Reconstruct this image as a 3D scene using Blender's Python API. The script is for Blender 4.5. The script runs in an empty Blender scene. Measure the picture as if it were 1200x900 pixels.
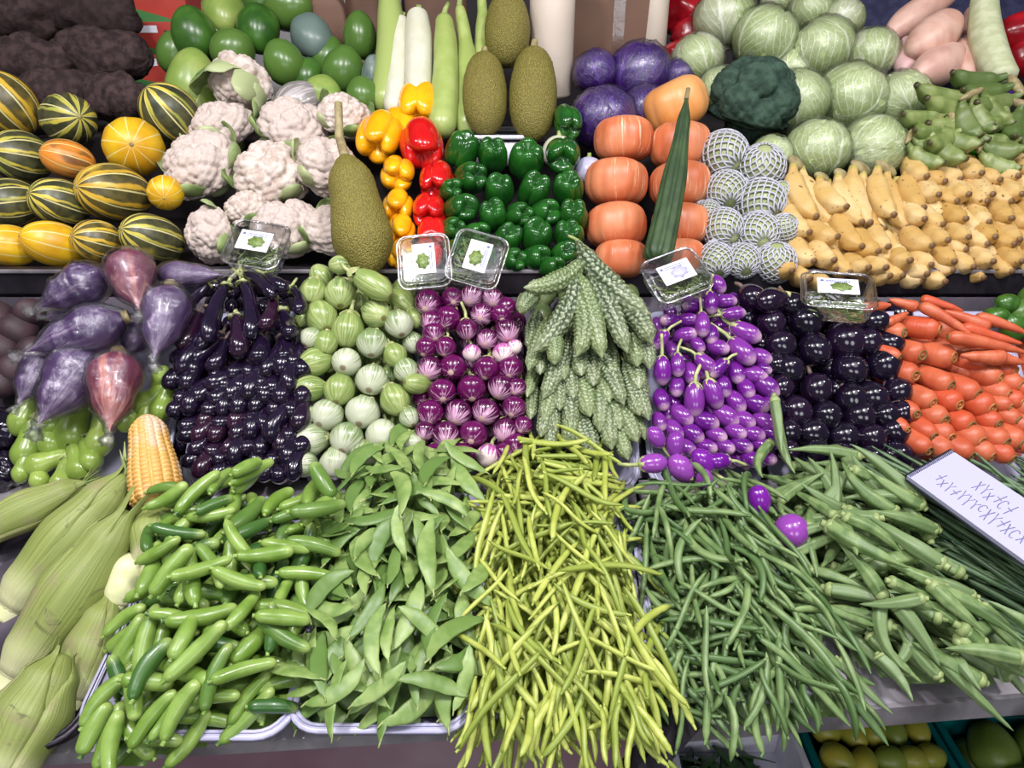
import bpy, math, random
import numpy as np
from mathutils import Vector, Matrix

random.seed(7)
RNG = np.random.default_rng(7)
scene = bpy.context.scene
COL = scene.collection
PI = math.pi

# ------------------------------------------------------------------ camera, world, lamps, exposure
CAM = Vector((0.0, 0.0, 1.5))
PITCH = math.radians(28.0)
cam_data = bpy.data.cameras.new('camera')
cam_data.sensor_width = 36.0
cam_data.lens = 24.0
cam_data.clip_start = 0.02
cam = bpy.data.objects.new('camera', cam_data)
cam.location = CAM
cam.rotation_euler = (PI / 2 - PITCH, 0, 0)
COL.objects.link(cam)
scene.camera = cam
FPX = 800.0
RIGHT = Vector((1, 0, 0))
FWD = Vector((0, math.cos(PITCH), -math.sin(PITCH)))
UP = Vector((0, math.sin(PITCH), math.cos(PITCH)))

world = bpy.data.worlds.new('market_hall_air')
scene.world = world
world.use_nodes = True
wb = world.node_tree.nodes['Background']
wb.inputs[0].default_value = (0.93, 0.95, 1.0, 1)
wb.inputs[1].default_value = 0.13

def lamp(x, y, z, power, size, color=(1, 0.96, 0.97)):
    d = bpy.data.lights.new('market_and_fill_lamp', 'AREA')
    d.shape = 'DISK'
    d.size = size
    d.energy = power
    d.color = color
    o = bpy.data.objects.new('market_and_fill_lamp', d)
    o.location = (x, y, z)
    t = Vector((x * 0.6, 1.05, 1.0)) - Vector((x, y, z))
    o.rotation_euler = t.to_track_quat('-Z', 'Y').to_euler()
    COL.objects.link(o)

for lx in (-0.62, 0.5):
    lamp(lx, 0.25, 2.65, 21.5, 0.17)
for lx in (-1.5, 1.5):
    lamp(lx, 0.6, 2.7, 9, 0.2)
for lx in (-0.75, 0.75):  # broad overhead panels, added only as soft fill
    lamp(lx, 0.1, 2.9, 14, 1.3, (0.95, 0.97, 1.0))
for lx in (-0.5, 0.9):  # added front fill that brightens the lower shelf and the front faces
    lamp(lx, -1.5, 1.7, 11, 0.9, (0.95, 0.97, 1.0))

vs = scene.view_settings
vs.view_transform = 'Standard'
vs.look = 'None'
vs.exposure = -0.04
vs.gamma = 1.0
vs.use_curve_mapping = False
scene.display_settings.display_device = 'sRGB'

# ------------------------------------------------------------------ helpers: places
def at(u, v, d):
    """The point of the stall seen at photo point (u, v) at distance d along the view axis."""
    return CAM + d * (FWD + RIGHT * ((u - 600.0) / FPX) + UP * ((450.0 - v) / FPX))

def d_back(v):
    return float(np.interp(v, [-60, 0, 100, 150, 250, 315], [1.82, 1.70, 1.5, 1.4, 1.28, 1.215]))

def d_mid(v):
    return float(np.interp(v, [280, 325, 555, 600], [1.165, 1.14, 1.05, 1.03]))

def d_front(v):
    return float(np.interp(v, [480, 555, 850, 900], [1.10, 1.05, 0.78, 0.755]))

def vdir(ang, out):
    """A direction on the stall: ang in the sloping face of the display (0 along it, 90 up it), out = how far it points out of the face."""
    a = math.radians(ang)
    c = math.sqrt(max(0.0, 1 - out * out))
    return (RIGHT * math.cos(a) * c + UP * math.sin(a) * c - FWD * out).normalized()

def frame(z, roll=0.0, yhint=None):
    z = z.normalized()
    if yhint is not None:
        y = (yhint - z * yhint.dot(z)).normalized()
    else:
        h = Vector((0, 0, 1)) if abs(z.z) < 0.95 else Vector((1, 0, 0))
        y = (h - z * h.dot(z)).normalized()
    x = y.cross(z)
    if roll:
        c, s = math.cos(roll), math.sin(roll)
        x, y = x * c + y * s, y * c - x * s
    return x, y, z

def mat4(loc, x, y, z, s=(1, 1, 1)):
    return Matrix(((x[0] * s[0], y[0] * s[1], z[0] * s[2], loc[0]),
                   (x[1] * s[0], y[1] * s[1], z[1] * s[2], loc[1]),
                   (x[2] * s[0], y[2] * s[1], z[2] * s[2], loc[2]), (0, 0, 0, 1)))

# ------------------------------------------------------------------ helpers: shapes (V, F, ct); ct = (cos, sin, t) round and along a swept body
def cosine(n):
    return 0.5 - 0.5 * np.cos(np.linspace(0, PI, n))

def smooth_interp(t, ctrl):
    xs = np.array([c[0] for c in ctrl], float)
    ys = np.array([c[1] for c in ctrl], float)
    i = np.clip(np.searchsorted(xs, t) - 1, 0, len(xs) - 2)
    f = np.clip((t - xs[i]) / (xs[i + 1] - xs[i]), 0, 1)
    f = f * f * (3 - 2 * f)
    return ys[i] * (1 - f) + ys[i + 1] * f

def capped(t, ctrl, e0, e1):
    r = smooth_interp(t, ctrl)
    if e0 > 0:
        k = np.clip((e0 - t) / e0, 0, 1)
        r = r * np.sqrt(np.maximum(0, 1 - k * k))
    if e1 > 0:
        k = np.clip((t - 1 + e1) / e1, 0, 1)
        r = r * np.sqrt(np.maximum(0, 1 - k * k))
    return r

def ring_faces(n, seg, cap0=True, cap1=True):
    F = []
    for i in range(n - 1):
        a, b = i * seg, (i + 1) * seg
        for j in range(seg):
            k = (j + 1) % seg
            F.append((a + j, a + k, b + k, b + j))
    if cap0:
        F.append(tuple(range(seg - 1, -1, -1)))
    if cap1:
        F.append(tuple((n - 1) * seg + j for j in range(seg)))
    return F

def sweep(path, rad, seg=12, mod=None, asp=1.0, cap=(True, True), ref=(1, 0, 0)):
    path = np.asarray(path, float)
    n = len(path)
    rad = np.maximum(np.asarray(rad, float) * np.ones(n), 1e-5)
    asp = np.asarray(asp, float) * np.ones(n)
    T = np.gradient(path, axis=0)
    T /= np.linalg.norm(T, axis=1)[:, None] + 1e-12
    u = np.array(ref, float)
    if abs(u @ T[0]) > 0.95:
        u = np.array((0, 1.0, 0))
    th = np.linspace(0, 2 * PI, seg, endpoint=False)
    c, s = np.cos(th), np.sin(th)
    tt = np.linspace(0, 1, n)
    V = np.empty((n, seg, 3))
    for i in range(n):
        u = u - T[i] * (u @ T[i])
        u /= np.linalg.norm(u) + 1e-12
        w = np.cross(T[i], u)
        r = rad[i] * (mod(th, i / (n - 1)) if mod is not None else 1.0)
        V[i] = path[i] + np.outer(c * r, u) + np.outer(s * r * asp[i], w)
    L = np.concatenate([[0], np.cumsum(np.linalg.norm(np.diff(path, axis=0), axis=1))])
    L /= L[-1] + 1e-12
    ct = np.empty((n, seg, 3))
    ct[:, :, 0], ct[:, :, 1], ct[:, :, 2] = c, s, L[:, None]
    return V.reshape(-1, 3), ring_faces(n, seg, *cap), ct.reshape(-1, 3)

def lathe(rz, seg=32, fr=None, fz=None, cap=(True, True)):
    """A turned body; fr(th, r, z, t) scales the radius and fz(th, r, z, t) lifts z."""
    n = len(rz)
    th = np.linspace(0, 2 * PI, seg, endpoint=False)
    V = np.empty((n, seg, 3)); ct = np.empty((n, seg, 3))
    for i, (r, z) in enumerate(rz):
        t = i / (n - 1)
        rr = max(r, 1e-5) * (fr(th, r, z, t) if fr else np.ones(seg))
        V[i, :, 0] = rr * np.cos(th); V[i, :, 1] = rr * np.sin(th)
        V[i, :, 2] = z + (fz(th, r, z, t) if fz else 0)
        ct[i, :, 0], ct[i, :, 1], ct[i, :, 2] = np.cos(th), np.sin(th), t
    return V.reshape(-1, 3), ring_faces(n, seg, *cap), ct.reshape(-1, 3)

def line(p, q, n):
    return np.linspace(p, q, n)

def bend_path(L, bend, ts, twist=0.0):
    """Along z from -L/2 to L/2, bowed in x by bend and waved in y by twist."""
    p = np.zeros((len(ts), 3))
    p[:, 2] = (ts - 0.5) * L
    p[:, 0] = bend * (1 - (2 * ts - 1) ** 2)
    p[:, 1] = twist * np.sin(ts * 2 * PI)
    return p

def box(sx, sy, sz, bev=0.0):
    import bmesh
    bm = bmesh.new()
    bmesh.ops.create_cube(bm, size=1)
    bmesh.ops.scale(bm, vec=(sx, sy, sz), verts=bm.verts)
    if bev > 0:
        bmesh.ops.bevel(bm, geom=bm.edges[:], offset=bev, segments=2, affect='EDGES', profile=0.7)
    bm.verts.ensure_lookup_table()
    V = np.array([v.co[:] for v in bm.verts]); F = [tuple(v.index for v in f.verts) for f in bm.faces]
    bm.free()
    return V, F, np.zeros_like(V)

def xf(g, M):
    V, F, ct = g
    A = np.array(M)
    return V @ A[:3, :3].T + A[:3, 3], F, ct

def moved(g, loc=(0, 0, 0), sc=(1, 1, 1)):
    return g[0] * np.array(sc) + np.array(loc), g[1], g[2]

def rect_ring(hx, hy, r, n=6):
    pts = []
    for cx, cy, a0 in ((hx - r, hy - r, 0), (-hx + r, hy - r, 90), (-hx + r, -hy + r, 180), (hx - r, -hy + r, 270)):
        for k in range(n + 1):
            a = math.radians(a0 + 90 * k / n)
            pts.append((cx + r * math.cos(a), cy + r * math.sin(a)))
    return np.array(pts)

def loft(rings, cap=(True, True)):
    n, seg = len(rings), len(rings[0])
    V = np.concatenate([np.asarray(r, float) for r in rings])
    ct = np.zeros_like(V); ct[:, 2] = np.repeat(np.linspace(0, 1, n), seg)
    return V, ring_faces(n, seg, *cap), ct

def tube_loop(pts, r, seg=6):
    """A closed round bar through pts."""
    pts = np.asarray(pts, float); n = len(pts)
    T = np.roll(pts, -1, 0) - np.roll(pts, 1, 0); T /= np.linalg.norm(T, axis=1)[:, None]
    u = np.array((0, 0, 1.0)); V = []
    th = np.linspace(0, 2 * PI, seg, endpoint=False)
    for i in range(n):
        a = u - T[i] * (u @ T[i]); a /= np.linalg.norm(a); b = np.cross(T[i], a)
        V.append(pts[i] + r * (np.outer(np.cos(th), a) + np.outer(np.sin(th), b)))
    F = []
    for i in range(n):
        k = (i + 1) % n
        for j in range(seg):
            m = (j + 1) % seg
            F.append((i * seg + j, k * seg + j, k * seg + m, i * seg + m))
    V = np.concatenate(V)
    return V, F, np.zeros_like(V)

def mesh(name, geos, mats, smooth=True):
    """One mesh from shapes; geos = [(shape, material index)] or one shape."""
    if not isinstance(geos, list):
        geos = [(geos, 0)]
    if not isinstance(mats, (list, tuple)):
        mats = [mats]
    V, F, ct, mi, o = [], [], [], [], 0
    for g, m in geos:
        V.append(g[0]); ct.append(g[2])
        F.extend([tuple(i + o for i in f) for f in g[1]] if o else g[1])
        mi.extend([m] * len(g[1])); o += len(g[0])
    V = np.concatenate(V); ct = np.concatenate(ct)
    me = bpy.data.meshes.new(name)
    me.from_pydata(V.tolist(), [], F)
    me.polygons.foreach_set('use_smooth', [bool(smooth)] * len(F))
    me.polygons.foreach_set('material_index', mi)
    a = me.attributes.new('ct', 'FLOAT_VECTOR', 'POINT')
    a.data.foreach_set('vector', ct.astype(np.float32).ravel())
    for m in mats:
        me.materials.append(m)
    me.update()
    return me

# ------------------------------------------------------------------ helpers: things
class Proto:
    """One kind of thing: its own mesh and the meshes of its parts (name, mesh, sub-parts)."""
    def __init__(self, name, me, R, L, parts=(), body='fruit'):
        self.name, self.me, self.R, self.L, self.parts, self.body = name, me, R, L, list(parts), body

def tag(o, label=None, cat=None, group=None, kind=None):
    if label: o['label'] = label
    if cat: o['category'] = cat
    if group: o['group'] = group
    if kind: o['kind'] = kind
    return o

def add_parts(o, parts):
    for p in parts:
        c = bpy.data.objects.new(p[0], p[1])
        c.parent = o
        COL.objects.link(c)
        if len(p) > 2 and p[2]:
            add_parts(c, p[2])
        if len(p) > 3 and p[3]:
            c['label'] = p[3]

def spawn(pr, M, label=None, cat=None, group=None):
    if pr.parts:
        o = bpy.data.objects.new(pr.name, None)
        o.empty_display_size = 0.01
        kids = [(pr.body, pr.me)] + pr.parts
    else:
        o, kids = bpy.data.objects.new(pr.name, pr.me), []
    o.matrix_world = M
    COL.objects.link(o)
    add_parts(o, kids)
    return tag(o, label, cat, group)

def solo(name, geos, mats, label=None, cat=None, group=None, kind=None, M=None, smooth=True, parent=None):
    o = bpy.data.objects.new(name, mesh(name, geos, mats, smooth))
    if M is not None: o.matrix_world = M
    if parent is not None: o.parent = parent
    COL.objects.link(o)
    return tag(o, label, cat, group, kind)

def holder(name, M, label, cat, group=None):
    o = bpy.data.objects.new(name, None)
    o.empty_display_size = 0.02
    o.matrix_world = M
    COL.objects.link(o)
    return tag(o, label, cat, group)

def put(pr, u, v, rpx, ang, out, dfn, label, cat, group=None, roll=None, dd=0.0, stretch=1.0, yhint=None):
    """A thing whose radius shows rpx at (u, v), its tip pointing along vdir(ang, out)."""
    d = dfn(v) + dd
    r = rpx * d / FPX
    r = r * (1 + r / d)
    z = vdir(ang, out)
    if roll is None: roll = random.uniform(0, 2 * PI) if yhint is None else 0.0
    x, y, z = frame(z, roll, yhint)
    s = r / pr.R
    return spawn(pr, mat4(at(u, v, d + r), x, y, z, (s, s, s * stretch)), label, cat, group)

def span(pr, p, q, r, label, cat, group=None, roll=None, yhint=None):
    """A thing from stem end p to tip q, of radius r (metres)."""
    z = (q - p)
    if roll is None: roll = random.uniform(0, 2 * PI) if yhint is None else 0.0
    x, y, zz = frame(z, roll, yhint)
    s = r / pr.R
    return spawn(pr, mat4((p + q) / 2, x, y, zz, (s, s, z.length / pr.L)), label, cat, group)

ORD = ['', 'first', 'second', 'third', 'fourth', 'fifth', 'sixth', 'seventh', 'eighth', 'ninth', 'tenth', 'eleventh', 'twelfth',
       'thirteenth', 'fourteenth', 'fifteenth', 'sixteenth', 'seventeenth', 'eighteenth', 'nineteenth', 'twentieth', 'twenty-first',
       'twenty-second', 'twenty-third', 'twenty-fourth', 'twenty-fifth']

def ranks(pts, gap):
    """For points (u, v): {index: (row counted up from the lowest, place in the row, row length)}."""
    idx = sorted(range(len(pts)), key=lambda i: -pts[i][1])
    rows, cur, y0 = [], [], None
    for i in idx:
        if y0 is None or y0 - pts[i][1] <= gap:
            if y0 is None: y0 = pts[i][1]
            cur.append(i)
        else:
            rows.append(cur); cur = [i]; y0 = pts[i][1]
    rows.append(cur)
    out = {}
    for a, row in enumerate(rows):
        for b, i in enumerate(sorted(row, key=lambda i: pts[i][0])):
            out[i] = (a + 1, b + 1, len(row))
    return out

# ------------------------------------------------------------------ materials
def C(r, g, b):
    f = lambda x: (x / 255 / 12.92) if x / 255 <= 0.04045 else ((x / 255 + 0.055) / 1.055) ** 2.4
    return (f(r), f(g), f(b), 1.0)

class Sh:
    def __init__(self, name):
        self.m = bpy.data.materials.new(name)
        self.m.use_nodes = True
        self.nt = self.m.node_tree
        self.nt.nodes.clear()
    def node(self, typ, ins=None, **attrs):
        n = self.nt.nodes.new('ShaderNode' + typ)
        for k, v in attrs.items(): setattr(n, k, v)
        for k, v in (ins or {}).items(): self.set(n.inputs[k], v)
        return n
    def set(self, sock, v):
        if isinstance(v, bpy.types.NodeSocket): self.nt.links.new(v, sock)
        else:
            if hasattr(sock.default_value, '__len__') and not hasattr(v, '__len__'): v = (v,) * len(sock.default_value)
            sock.default_value = v
    def obj(self): return self.node('TexCoord').outputs['Object']
    def ct(self): return self.node('Attribute', attribute_name='ct').outputs['Vector']
    def sep(self, v):
        n = self.node('SeparateXYZ', {0: v}); return n.outputs[0], n.outputs[1], n.outputs[2]
    def comb(self, x, y, z): return self.node('CombineXYZ', {0: x, 1: y, 2: z}).outputs[0]
    def t(self): return self.sep(self.ct())[2]
    def rnd(self): return self.node('ObjectInfo').outputs['Random']
    def math(self, op, a, b=0.0, clamp=False): return self.node('Math', {0: a, 1: b}, operation=op, use_clamp=clamp).outputs[0]
    def noise(self, vec, scale=5.0, detail=3.0, rough=0.5, dist=0.0):
        return self.node('TexNoise', {'Vector': vec, 'Scale': scale, 'Detail': detail, 'Roughness': rough, 'Distortion': dist}).outputs[0]
    def voro(self, vec, scale=5.0, feature='F1', out=0):
        return self.node('TexVoronoi', {'Vector': vec, 'Scale': scale}, feature=feature).outputs[out]
    def vmul(self, v, s): return self.node('VectorMath', {0: v, 1: s}, operation='MULTIPLY').outputs[0]
    def vadd(self, v, s): return self.node('VectorMath', {0: v, 1: s}, operation='ADD').outputs[0]
    def step(self, x, lo, hi):
        return self.node('MapRange', {0: x, 1: lo, 2: hi, 3: 0.0, 4: 1.0}, interpolation_type='SMOOTHSTEP').outputs[0]
    def mix(self, f, a, b):
        n = self.node('Mix', data_type='RGBA')
        self.set(n.inputs[0], f); self.set(n.inputs[6], a); self.set(n.inputs[7], b)
        return n.outputs[2]
    def bump(self, h, strength=0.3, dist=0.002, normal=None):
        n = self.node('Bump', {'Height': h, 'Strength': strength, 'Distance': dist})
        if normal is not None: self.set(n.inputs['Normal'], normal)
        return n.outputs[0]
    def out(self, base, rough=0.4, normal=None, **kw):
        p = self.node('BsdfPrincipled', {'Base Color': base, 'Roughness': rough})
        if normal is not None: self.set(p.inputs['Normal'], normal)
        for k, v in kw.items(): self.set(p.inputs[k.replace('_', ' ')], v)
        o = self.node('OutputMaterial')
        self.nt.links.new(p.outputs[0], o.inputs[0])
        return self.m

def seeded(s, v):
    """Object coordinates shifted per thing, so that no two things carry the same blotches."""
    r = s.rnd()
    return s.vadd(v, s.comb(s.math('MULTIPLY', r, 37.0), s.math('MULTIPLY', r, 11.0), s.math('MULTIPLY', r, 5.0)))

def veg(name, c1, c2, c3=None, scale=40.0, rough=0.35, bump=0.0, bscale=200.0, tip=None, foot=None, coat=0.0, rvar=(0.3, 0.9), spec=0.5, sss=0.0, lohi=(0.35, 0.65)):
    """A vegetable skin: c1 / c2 in soft blotches, c3 mixed in thing by thing, tip = (colour, from, to) and foot likewise along its length."""
    s = Sh(name)
    o = seeded(s, s.obj())
    base = s.mix(s.step(s.noise(o, scale, 4), *lohi), c1, c2)
    if c3: base = s.mix(s.step(s.rnd(), *rvar), base, c3)
    if tip: base = s.mix(s.step(s.t(), tip[1], tip[2]), base, tip[0])
    if foot: base = s.mix(s.step(s.t(), foot[1], foot[2]), foot[0], base)
    nrm = s.bump(s.noise(o, bscale, 3), bump, 0.002) if bump else None
    kw = {'Specular_IOR_Level': spec}
    if coat: kw.update(Coat_Weight=coat, Coat_Roughness=0.06)
    if sss: kw.update(Subsurface_Weight=sss, Subsurface_Radius=(0.01, 0.01, 0.004), Subsurface_Scale=0.3)
    return s.out(base, rough, nrm, **kw)

def plain(name, c, rough=0.5, metallic=0.0, nscale=0.0, c2=None, bump=0.0):
    s = Sh(name)
    base = c
    nrm = None
    if nscale:
        n = s.noise(s.obj(), nscale, 4)
        if c2: base = s.mix(s.step(n, 0.3, 0.7), c, c2)
        if bump: nrm = s.bump(n, bump, 0.002)
    return s.out(base, rough, nrm, Metallic=metallic)

def m_film(name, tint=(.8, .8, .82, 1), haze=0.1, wr=90.0, strength=0.6, rough=0.13):
    """Thin clear plastic: mostly clear, with crinkled highlights."""
    s = Sh(name)
    o = seeded(s, s.obj())
    n = s.noise(o, wr, 5, 0.65, 1.5)
    nrm = s.bump(n, strength, 0.006)
    lw = s.node('LayerWeight', {'Blend': 0.35, 'Normal': nrm}).outputs['Fresnel']
    f = s.math('ADD', s.math('MULTIPLY', lw, 0.5), haze, True)
    g = s.node('BsdfGlossy', {'Color': tint, 'Roughness': rough, 'Normal': nrm})
    tr = s.node('BsdfTransparent')
    mx = s.node('MixShader', {0: f})
    s.nt.links.new(tr.outputs[0], mx.inputs[1]); s.nt.links.new(g.outputs[0], mx.inputs[2])
    o2 = s.node('OutputMaterial'); s.nt.links.new(mx.outputs[0], o2.inputs[0])
    return s.m

def m_melon(name, dark, dark2, yel, yel2, amount):
    s = Sh(name)
    x, y, t = s.sep(s.ct())
    th = s.math('ARCTAN2', y, x)
    wob = s.noise(seeded(s, s.obj()), 25, 3)
    a = s.math('ADD', s.math('MULTIPLY', th, 10.0), s.math('MULTIPLY', wob, 3.4))
    w = s.math('SINE', a)
    pole = s.step(s.math('ABSOLUTE', s.math('SUBTRACT', t, 0.5)), 0.18, 0.5)
    edge = s.math('SUBTRACT', 0.62 - amount, s.math('MULTIPLY', pole, 0.85))
    st = s.step(w, edge, s.math('ADD', edge, 0.45))
    blot = s.step(s.noise(seeded(s, s.obj()), 14, 2), 0.62 - amount * 0.5, 0.78 - amount * 0.5)
    d = s.mix(s.step(s.noise(s.obj(), 60, 4), 0.35, 0.65), dark, dark2)
    yl = s.mix(s.step(s.noise(seeded(s, s.obj()), 18, 3), 0.4, 0.65), yel, yel2)
    c = s.mix(st, d, yl)
    c = s.mix(blot, c, yl)
    thin = s.step(s.math('SINE', s.math('ADD', s.math('MULTIPLY', th, 10.0), 3.1)), 0.93, 0.99)
    c = s.mix(s.math('MULTIPLY', thin, 0.8), c, C(225, 215, 150))
    return s.out(c, 0.38, s.bump(wob, 0.15, 0.003))

def m_streak(name, skin, skin2, pale, k=5.0, kt=1.6, lo=0.50, hi=0.58, by_t=0.25, rough=0.25, skin3=None, tipc=None, rvar=0.12):
    """Streaks that run along the fruit and widen towards its blossom end."""
    s = Sh(name)
    x, y, t = s.sep(s.ct())
    r = s.rnd()
    v = s.comb(s.math('ADD', s.math('MULTIPLY', x, k), s.math('MULTIPLY', r, 31.0)), s.math('MULTIPLY', y, k), s.math('MULTIPLY', t, kt))
    n = s.noise(v, 1.0, 4, 0.6, 0.4)
    n = s.math('ADD', n, s.math('MULTIPLY', s.math('SUBTRACT', t, 0.5), by_t))
    n = s.math('ADD', n, s.math('MULTIPLY', s.math('SUBTRACT', r, 0.5), rvar))
    st = s.step(n, lo, hi)
    sk = s.mix(s.noise(s.obj(), 50, 3), skin, skin2)
    if skin3: sk = s.mix(s.step(r, 0.4, 0.9), sk, skin3)
    c = s.mix(st, sk, pale)
    if tipc: c = s.mix(s.step(t, 0.975, 0.995), c, tipc)
    return s.out(c, rough, None, Coat_Weight=0.25, Coat_Roughness=0.08)

def m_bumpy(name, c1, c2, scale, rough=0.6, strength=0.7, dist=0.003):
    s = Sh(name)
    o = seeded(s, s.obj())
    d = s.voro(o, scale)
    c = s.mix(s.step(d, 0.1, 0.6), c1, c2)
    c = s.mix(s.math('MULTIPLY', s.step(s.noise(o, 25, 3), 0.45, 0.7), 0.5), c, c2)
    return s.out(c, rough, s.bump(s.math('SUBTRACT', 1.0, d), strength, dist))

def m_leafveins(name, c1, c2, vein, rough=0.4, k=7.0, coat=0.3):
    """A cabbage leaf: ct = (across, along, -), a mid rib with side veins that fork off it."""
    s = Sh(name)
    a, b, _ = s.sep(s.ct())
    wob = s.noise(seeded(s, s.obj()), 18, 3)
    aw = s.math('ADD', a, s.math('MULTIPLY', s.math('SUBTRACT', wob, 0.5), 0.25))
    mid = s.step(s.math('ABSOLUTE', aw), s.math('SUBTRACT', 0.1, s.math('MULTIPLY', b, 0.07)), 0.0)
    ab = s.math('ABSOLUTE', aw)
    f = s.math('FRACT', s.math('SUBTRACT', s.math('MULTIPLY', s.math('ADD', b, s.math('MULTIPLY', wob, 0.12)), k), s.math('MULTIPLY', ab, k * 0.75)))
    side = s.step(s.math('ABSOLUTE', s.math('SUBTRACT', f, 0.5)), 0.11, 0.03)
    side = s.math('MULTIPLY', side, 0.75)
    net = s.step(s.voro(s.obj(), 55, 'DISTANCE_TO_EDGE'), 0.06, 0.01)
    v = s.math('MAXIMUM', mid, s.math('MAXIMUM', side, s.math('MULTIPLY', net, 0.35)))
    base = s.mix(s.step(b, 0.2, 1.0), c1, c2)
    base = s.mix(s.math('MULTIPLY', s.step(s.noise(seeded(s, s.obj()), 30, 3), 0.4, 0.7), 0.5), base, c2)
    c = s.mix(v, base, vein)
    wr = s.noise(seeded(s, s.obj()), 110, 4, 0.6, 1.0)
    nb = s.bump(wr, 0.35, 0.004)
    return s.out(c, rough, s.bump(v, 0.5, 0.003), Coat_Weight=coat, Coat_Roughness=0.15, Coat_Normal=nb)

def m_husk(name):
    s = Sh(name)
    x, y, t = s.sep(s.ct())
    v = s.comb(s.math('MULTIPLY', x, 14.0), s.math('MULTIPLY', y, 14.0), s.math('MULTIPLY', t, 0.8))
    fib = s.noise(v, 1.0, 4, 0.6)
    o = seeded(s, s.obj())
    c = s.mix(s.step(fib, 0.25, 0.8), C(118, 132, 62), C(150, 160, 92))
    c = s.mix(s.math('MULTIPLY', s.step(s.noise(o, 12, 4, 0.6, 0.8), 0.48, 0.66), 0.8), c, C(140, 134, 96))
    c = s.mix(s.math('MULTIPLY', s.step(s.noise(o, 30, 4, 0.7, 1.0), 0.62, 0.72), 0.8), c, C(84, 82, 50))
    c = s.mix(s.step(t, 0.3, 0.0), c, C(212, 212, 166))
    return s.out(c, 0.5, s.bump(fib, 0.5, 0.003))

M = {}
M['steel'] = plain('brushed_steel', C(176, 170, 178), 0.36, 0.35, 14, C(120, 114, 120), 0.05)
M['steel_dark'] = plain('dark_steel', C(70, 64, 74), 0.4, 0.7, 14, C(46, 42, 50), 0.05)
M['apron'] = plain('steel_apron_reflection_tint', C(172, 146, 156), 0.38, 0.2, 5, C(140, 104, 118))  # steel panel; the red it reflects is put into the base colour
M['floor'] = plain('concrete', C(70, 66, 64), 0.8, 0, 12, C(50, 48, 46), 0.2)
M['dark_panel'] = plain('dark_stall_back', C(44, 38, 42), 0.7, 0, 6, C(30, 26, 30))
M['tray'] = plain('lavender_plastic', C(188, 186, 212), 0.3, 0, 20, C(170, 168, 196))
M['white_foam'] = plain('white_foam_plastic', C(226, 224, 236), 0.55, 0, 30, C(214, 212, 226))
M['teal'] = plain('teal_plastic', C(0, 112, 112), 0.35, 0, 20, C(0, 96, 100))
M['brown_card'] = plain('brown_cardboard', C(112, 82, 66), 0.7, 0, 9, C(98, 70, 56))
M['film'] = m_film('clear_film', haze=0.06, wr=60, strength=0.8)
M['clear'] = m_film('clear_box_plastic', haze=0.05, wr=25, strength=0.15)
M['film_white'] = m_film('cloudy_film', haze=0.13, wr=42, strength=1.0, rough=0.2)
M['stem'] = veg('green_stem', C(120, 140, 78), C(160, 170, 110), None, 80, 0.5)
M['stem_dry'] = veg('dry_stem', C(128, 112, 78), C(158, 146, 104), None, 80, 0.6)
M['purple_stem'] = veg('dark_purple_stem', C(84, 66, 74), C(120, 100, 90), None, 80, 0.5)
M['calyx'] = veg('pale_green_calyx', C(150, 160, 100), C(182, 184, 132), None, 80, 0.5)

M['melon_green'] = m_melon('striped_green_melon', C(50, 52, 36), C(78, 78, 48), C(206, 186, 72), C(160, 164, 72), -0.06)
M['melon_mid'] = m_melon('green_and_yellow_melon', C(66, 62, 36), C(96, 86, 44), C(212, 172, 52), C(186, 148, 48), 0.1)
M['melon_yellow'] = m_melon('yellow_melon', C(120, 118, 34), C(150, 136, 36), C(222, 178, 32), C(202, 150, 26), 0.75)
M['melon_orange'] = m_melon('orange_melon', C(116, 76, 38), C(140, 92, 44), C(214, 132, 48), C(196, 148, 74), 0.45)
M['yam'] = veg('rough_yam_bark', C(42, 30, 32), C(70, 54, 54), C(48, 36, 36), 55, 0.85, 1.0, 120, spec=.25)
M['papaya'] = veg('green_papaya_skin', C(42, 80, 26), C(62, 104, 36), C(84, 116, 50), 22, 0.28, 0.05, 150, rvar=(0.2, 1.0))
M['papaya_pale'] = veg('pale_papaya_skin', C(120, 146, 66), C(144, 160, 84), None, 20, 0.3)
M['papaya_grey'] = veg('grey_green_papaya_skin', C(84, 104, 96), C(118, 130, 126), C(100, 118, 112), 30, 0.35, 0.1)
M['ash'] = m_streak('greyish_striped_skin', C(118, 114, 110), C(140, 134, 130), C(182, 174, 176), 4, 1.2, 0.5, 0.6, 0.0, 0.35)
M['caulis'] = veg('cauliflower_curd', C(186, 168, 156), C(216, 202, 194), C(200, 184, 176), 60, 0.75, 0.8, 420, spec=0.25)
M['cleaf'] = veg('cauliflower_leaf', C(92, 116, 60), C(138, 158, 96), C(170, 180, 132), 25, 0.5, 0.15, 80)
M['gourd_green'] = veg('pale_green_gourd_skin', C(144, 162, 84), C(168, 182, 110), C(154, 170, 98), 30, 0.3)
M['gourd_white'] = veg('white_gourd_skin', C(196, 196, 172), C(208, 206, 188), None, 30, 0.35)
M['jack'] = m_bumpy('prickly_jackfruit_rind', C(150, 140, 66), C(104, 96, 36), 420, 0.6, 0.9, 0.002)
M['white_wrap'] = plain('white_paper_wrap', C(204, 190, 176), 0.5, 0, 6, C(190, 178, 164))
M['pcab'] = m_leafveins('purple_cabbage_leaf', C(62, 14, 120), C(40, 8, 80), C(94, 40, 156), 0.3, 6, 0.8)
M['yellow_pep'] = veg('yellow_pepper_skin', C(236, 158, 8), C(244, 178, 20), None, 20, 0.16, coat=0.4)
M['red_pep'] = veg('red_pepper_skin', C(186, 14, 18), C(206, 26, 24), None, 20, 0.16, coat=0.4)
M['green_pep'] = veg('green_pepper_skin', C(18, 66, 20), C(34, 94, 28), C(28, 80, 24), 24, 0.18, coat=0.4)
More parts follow.
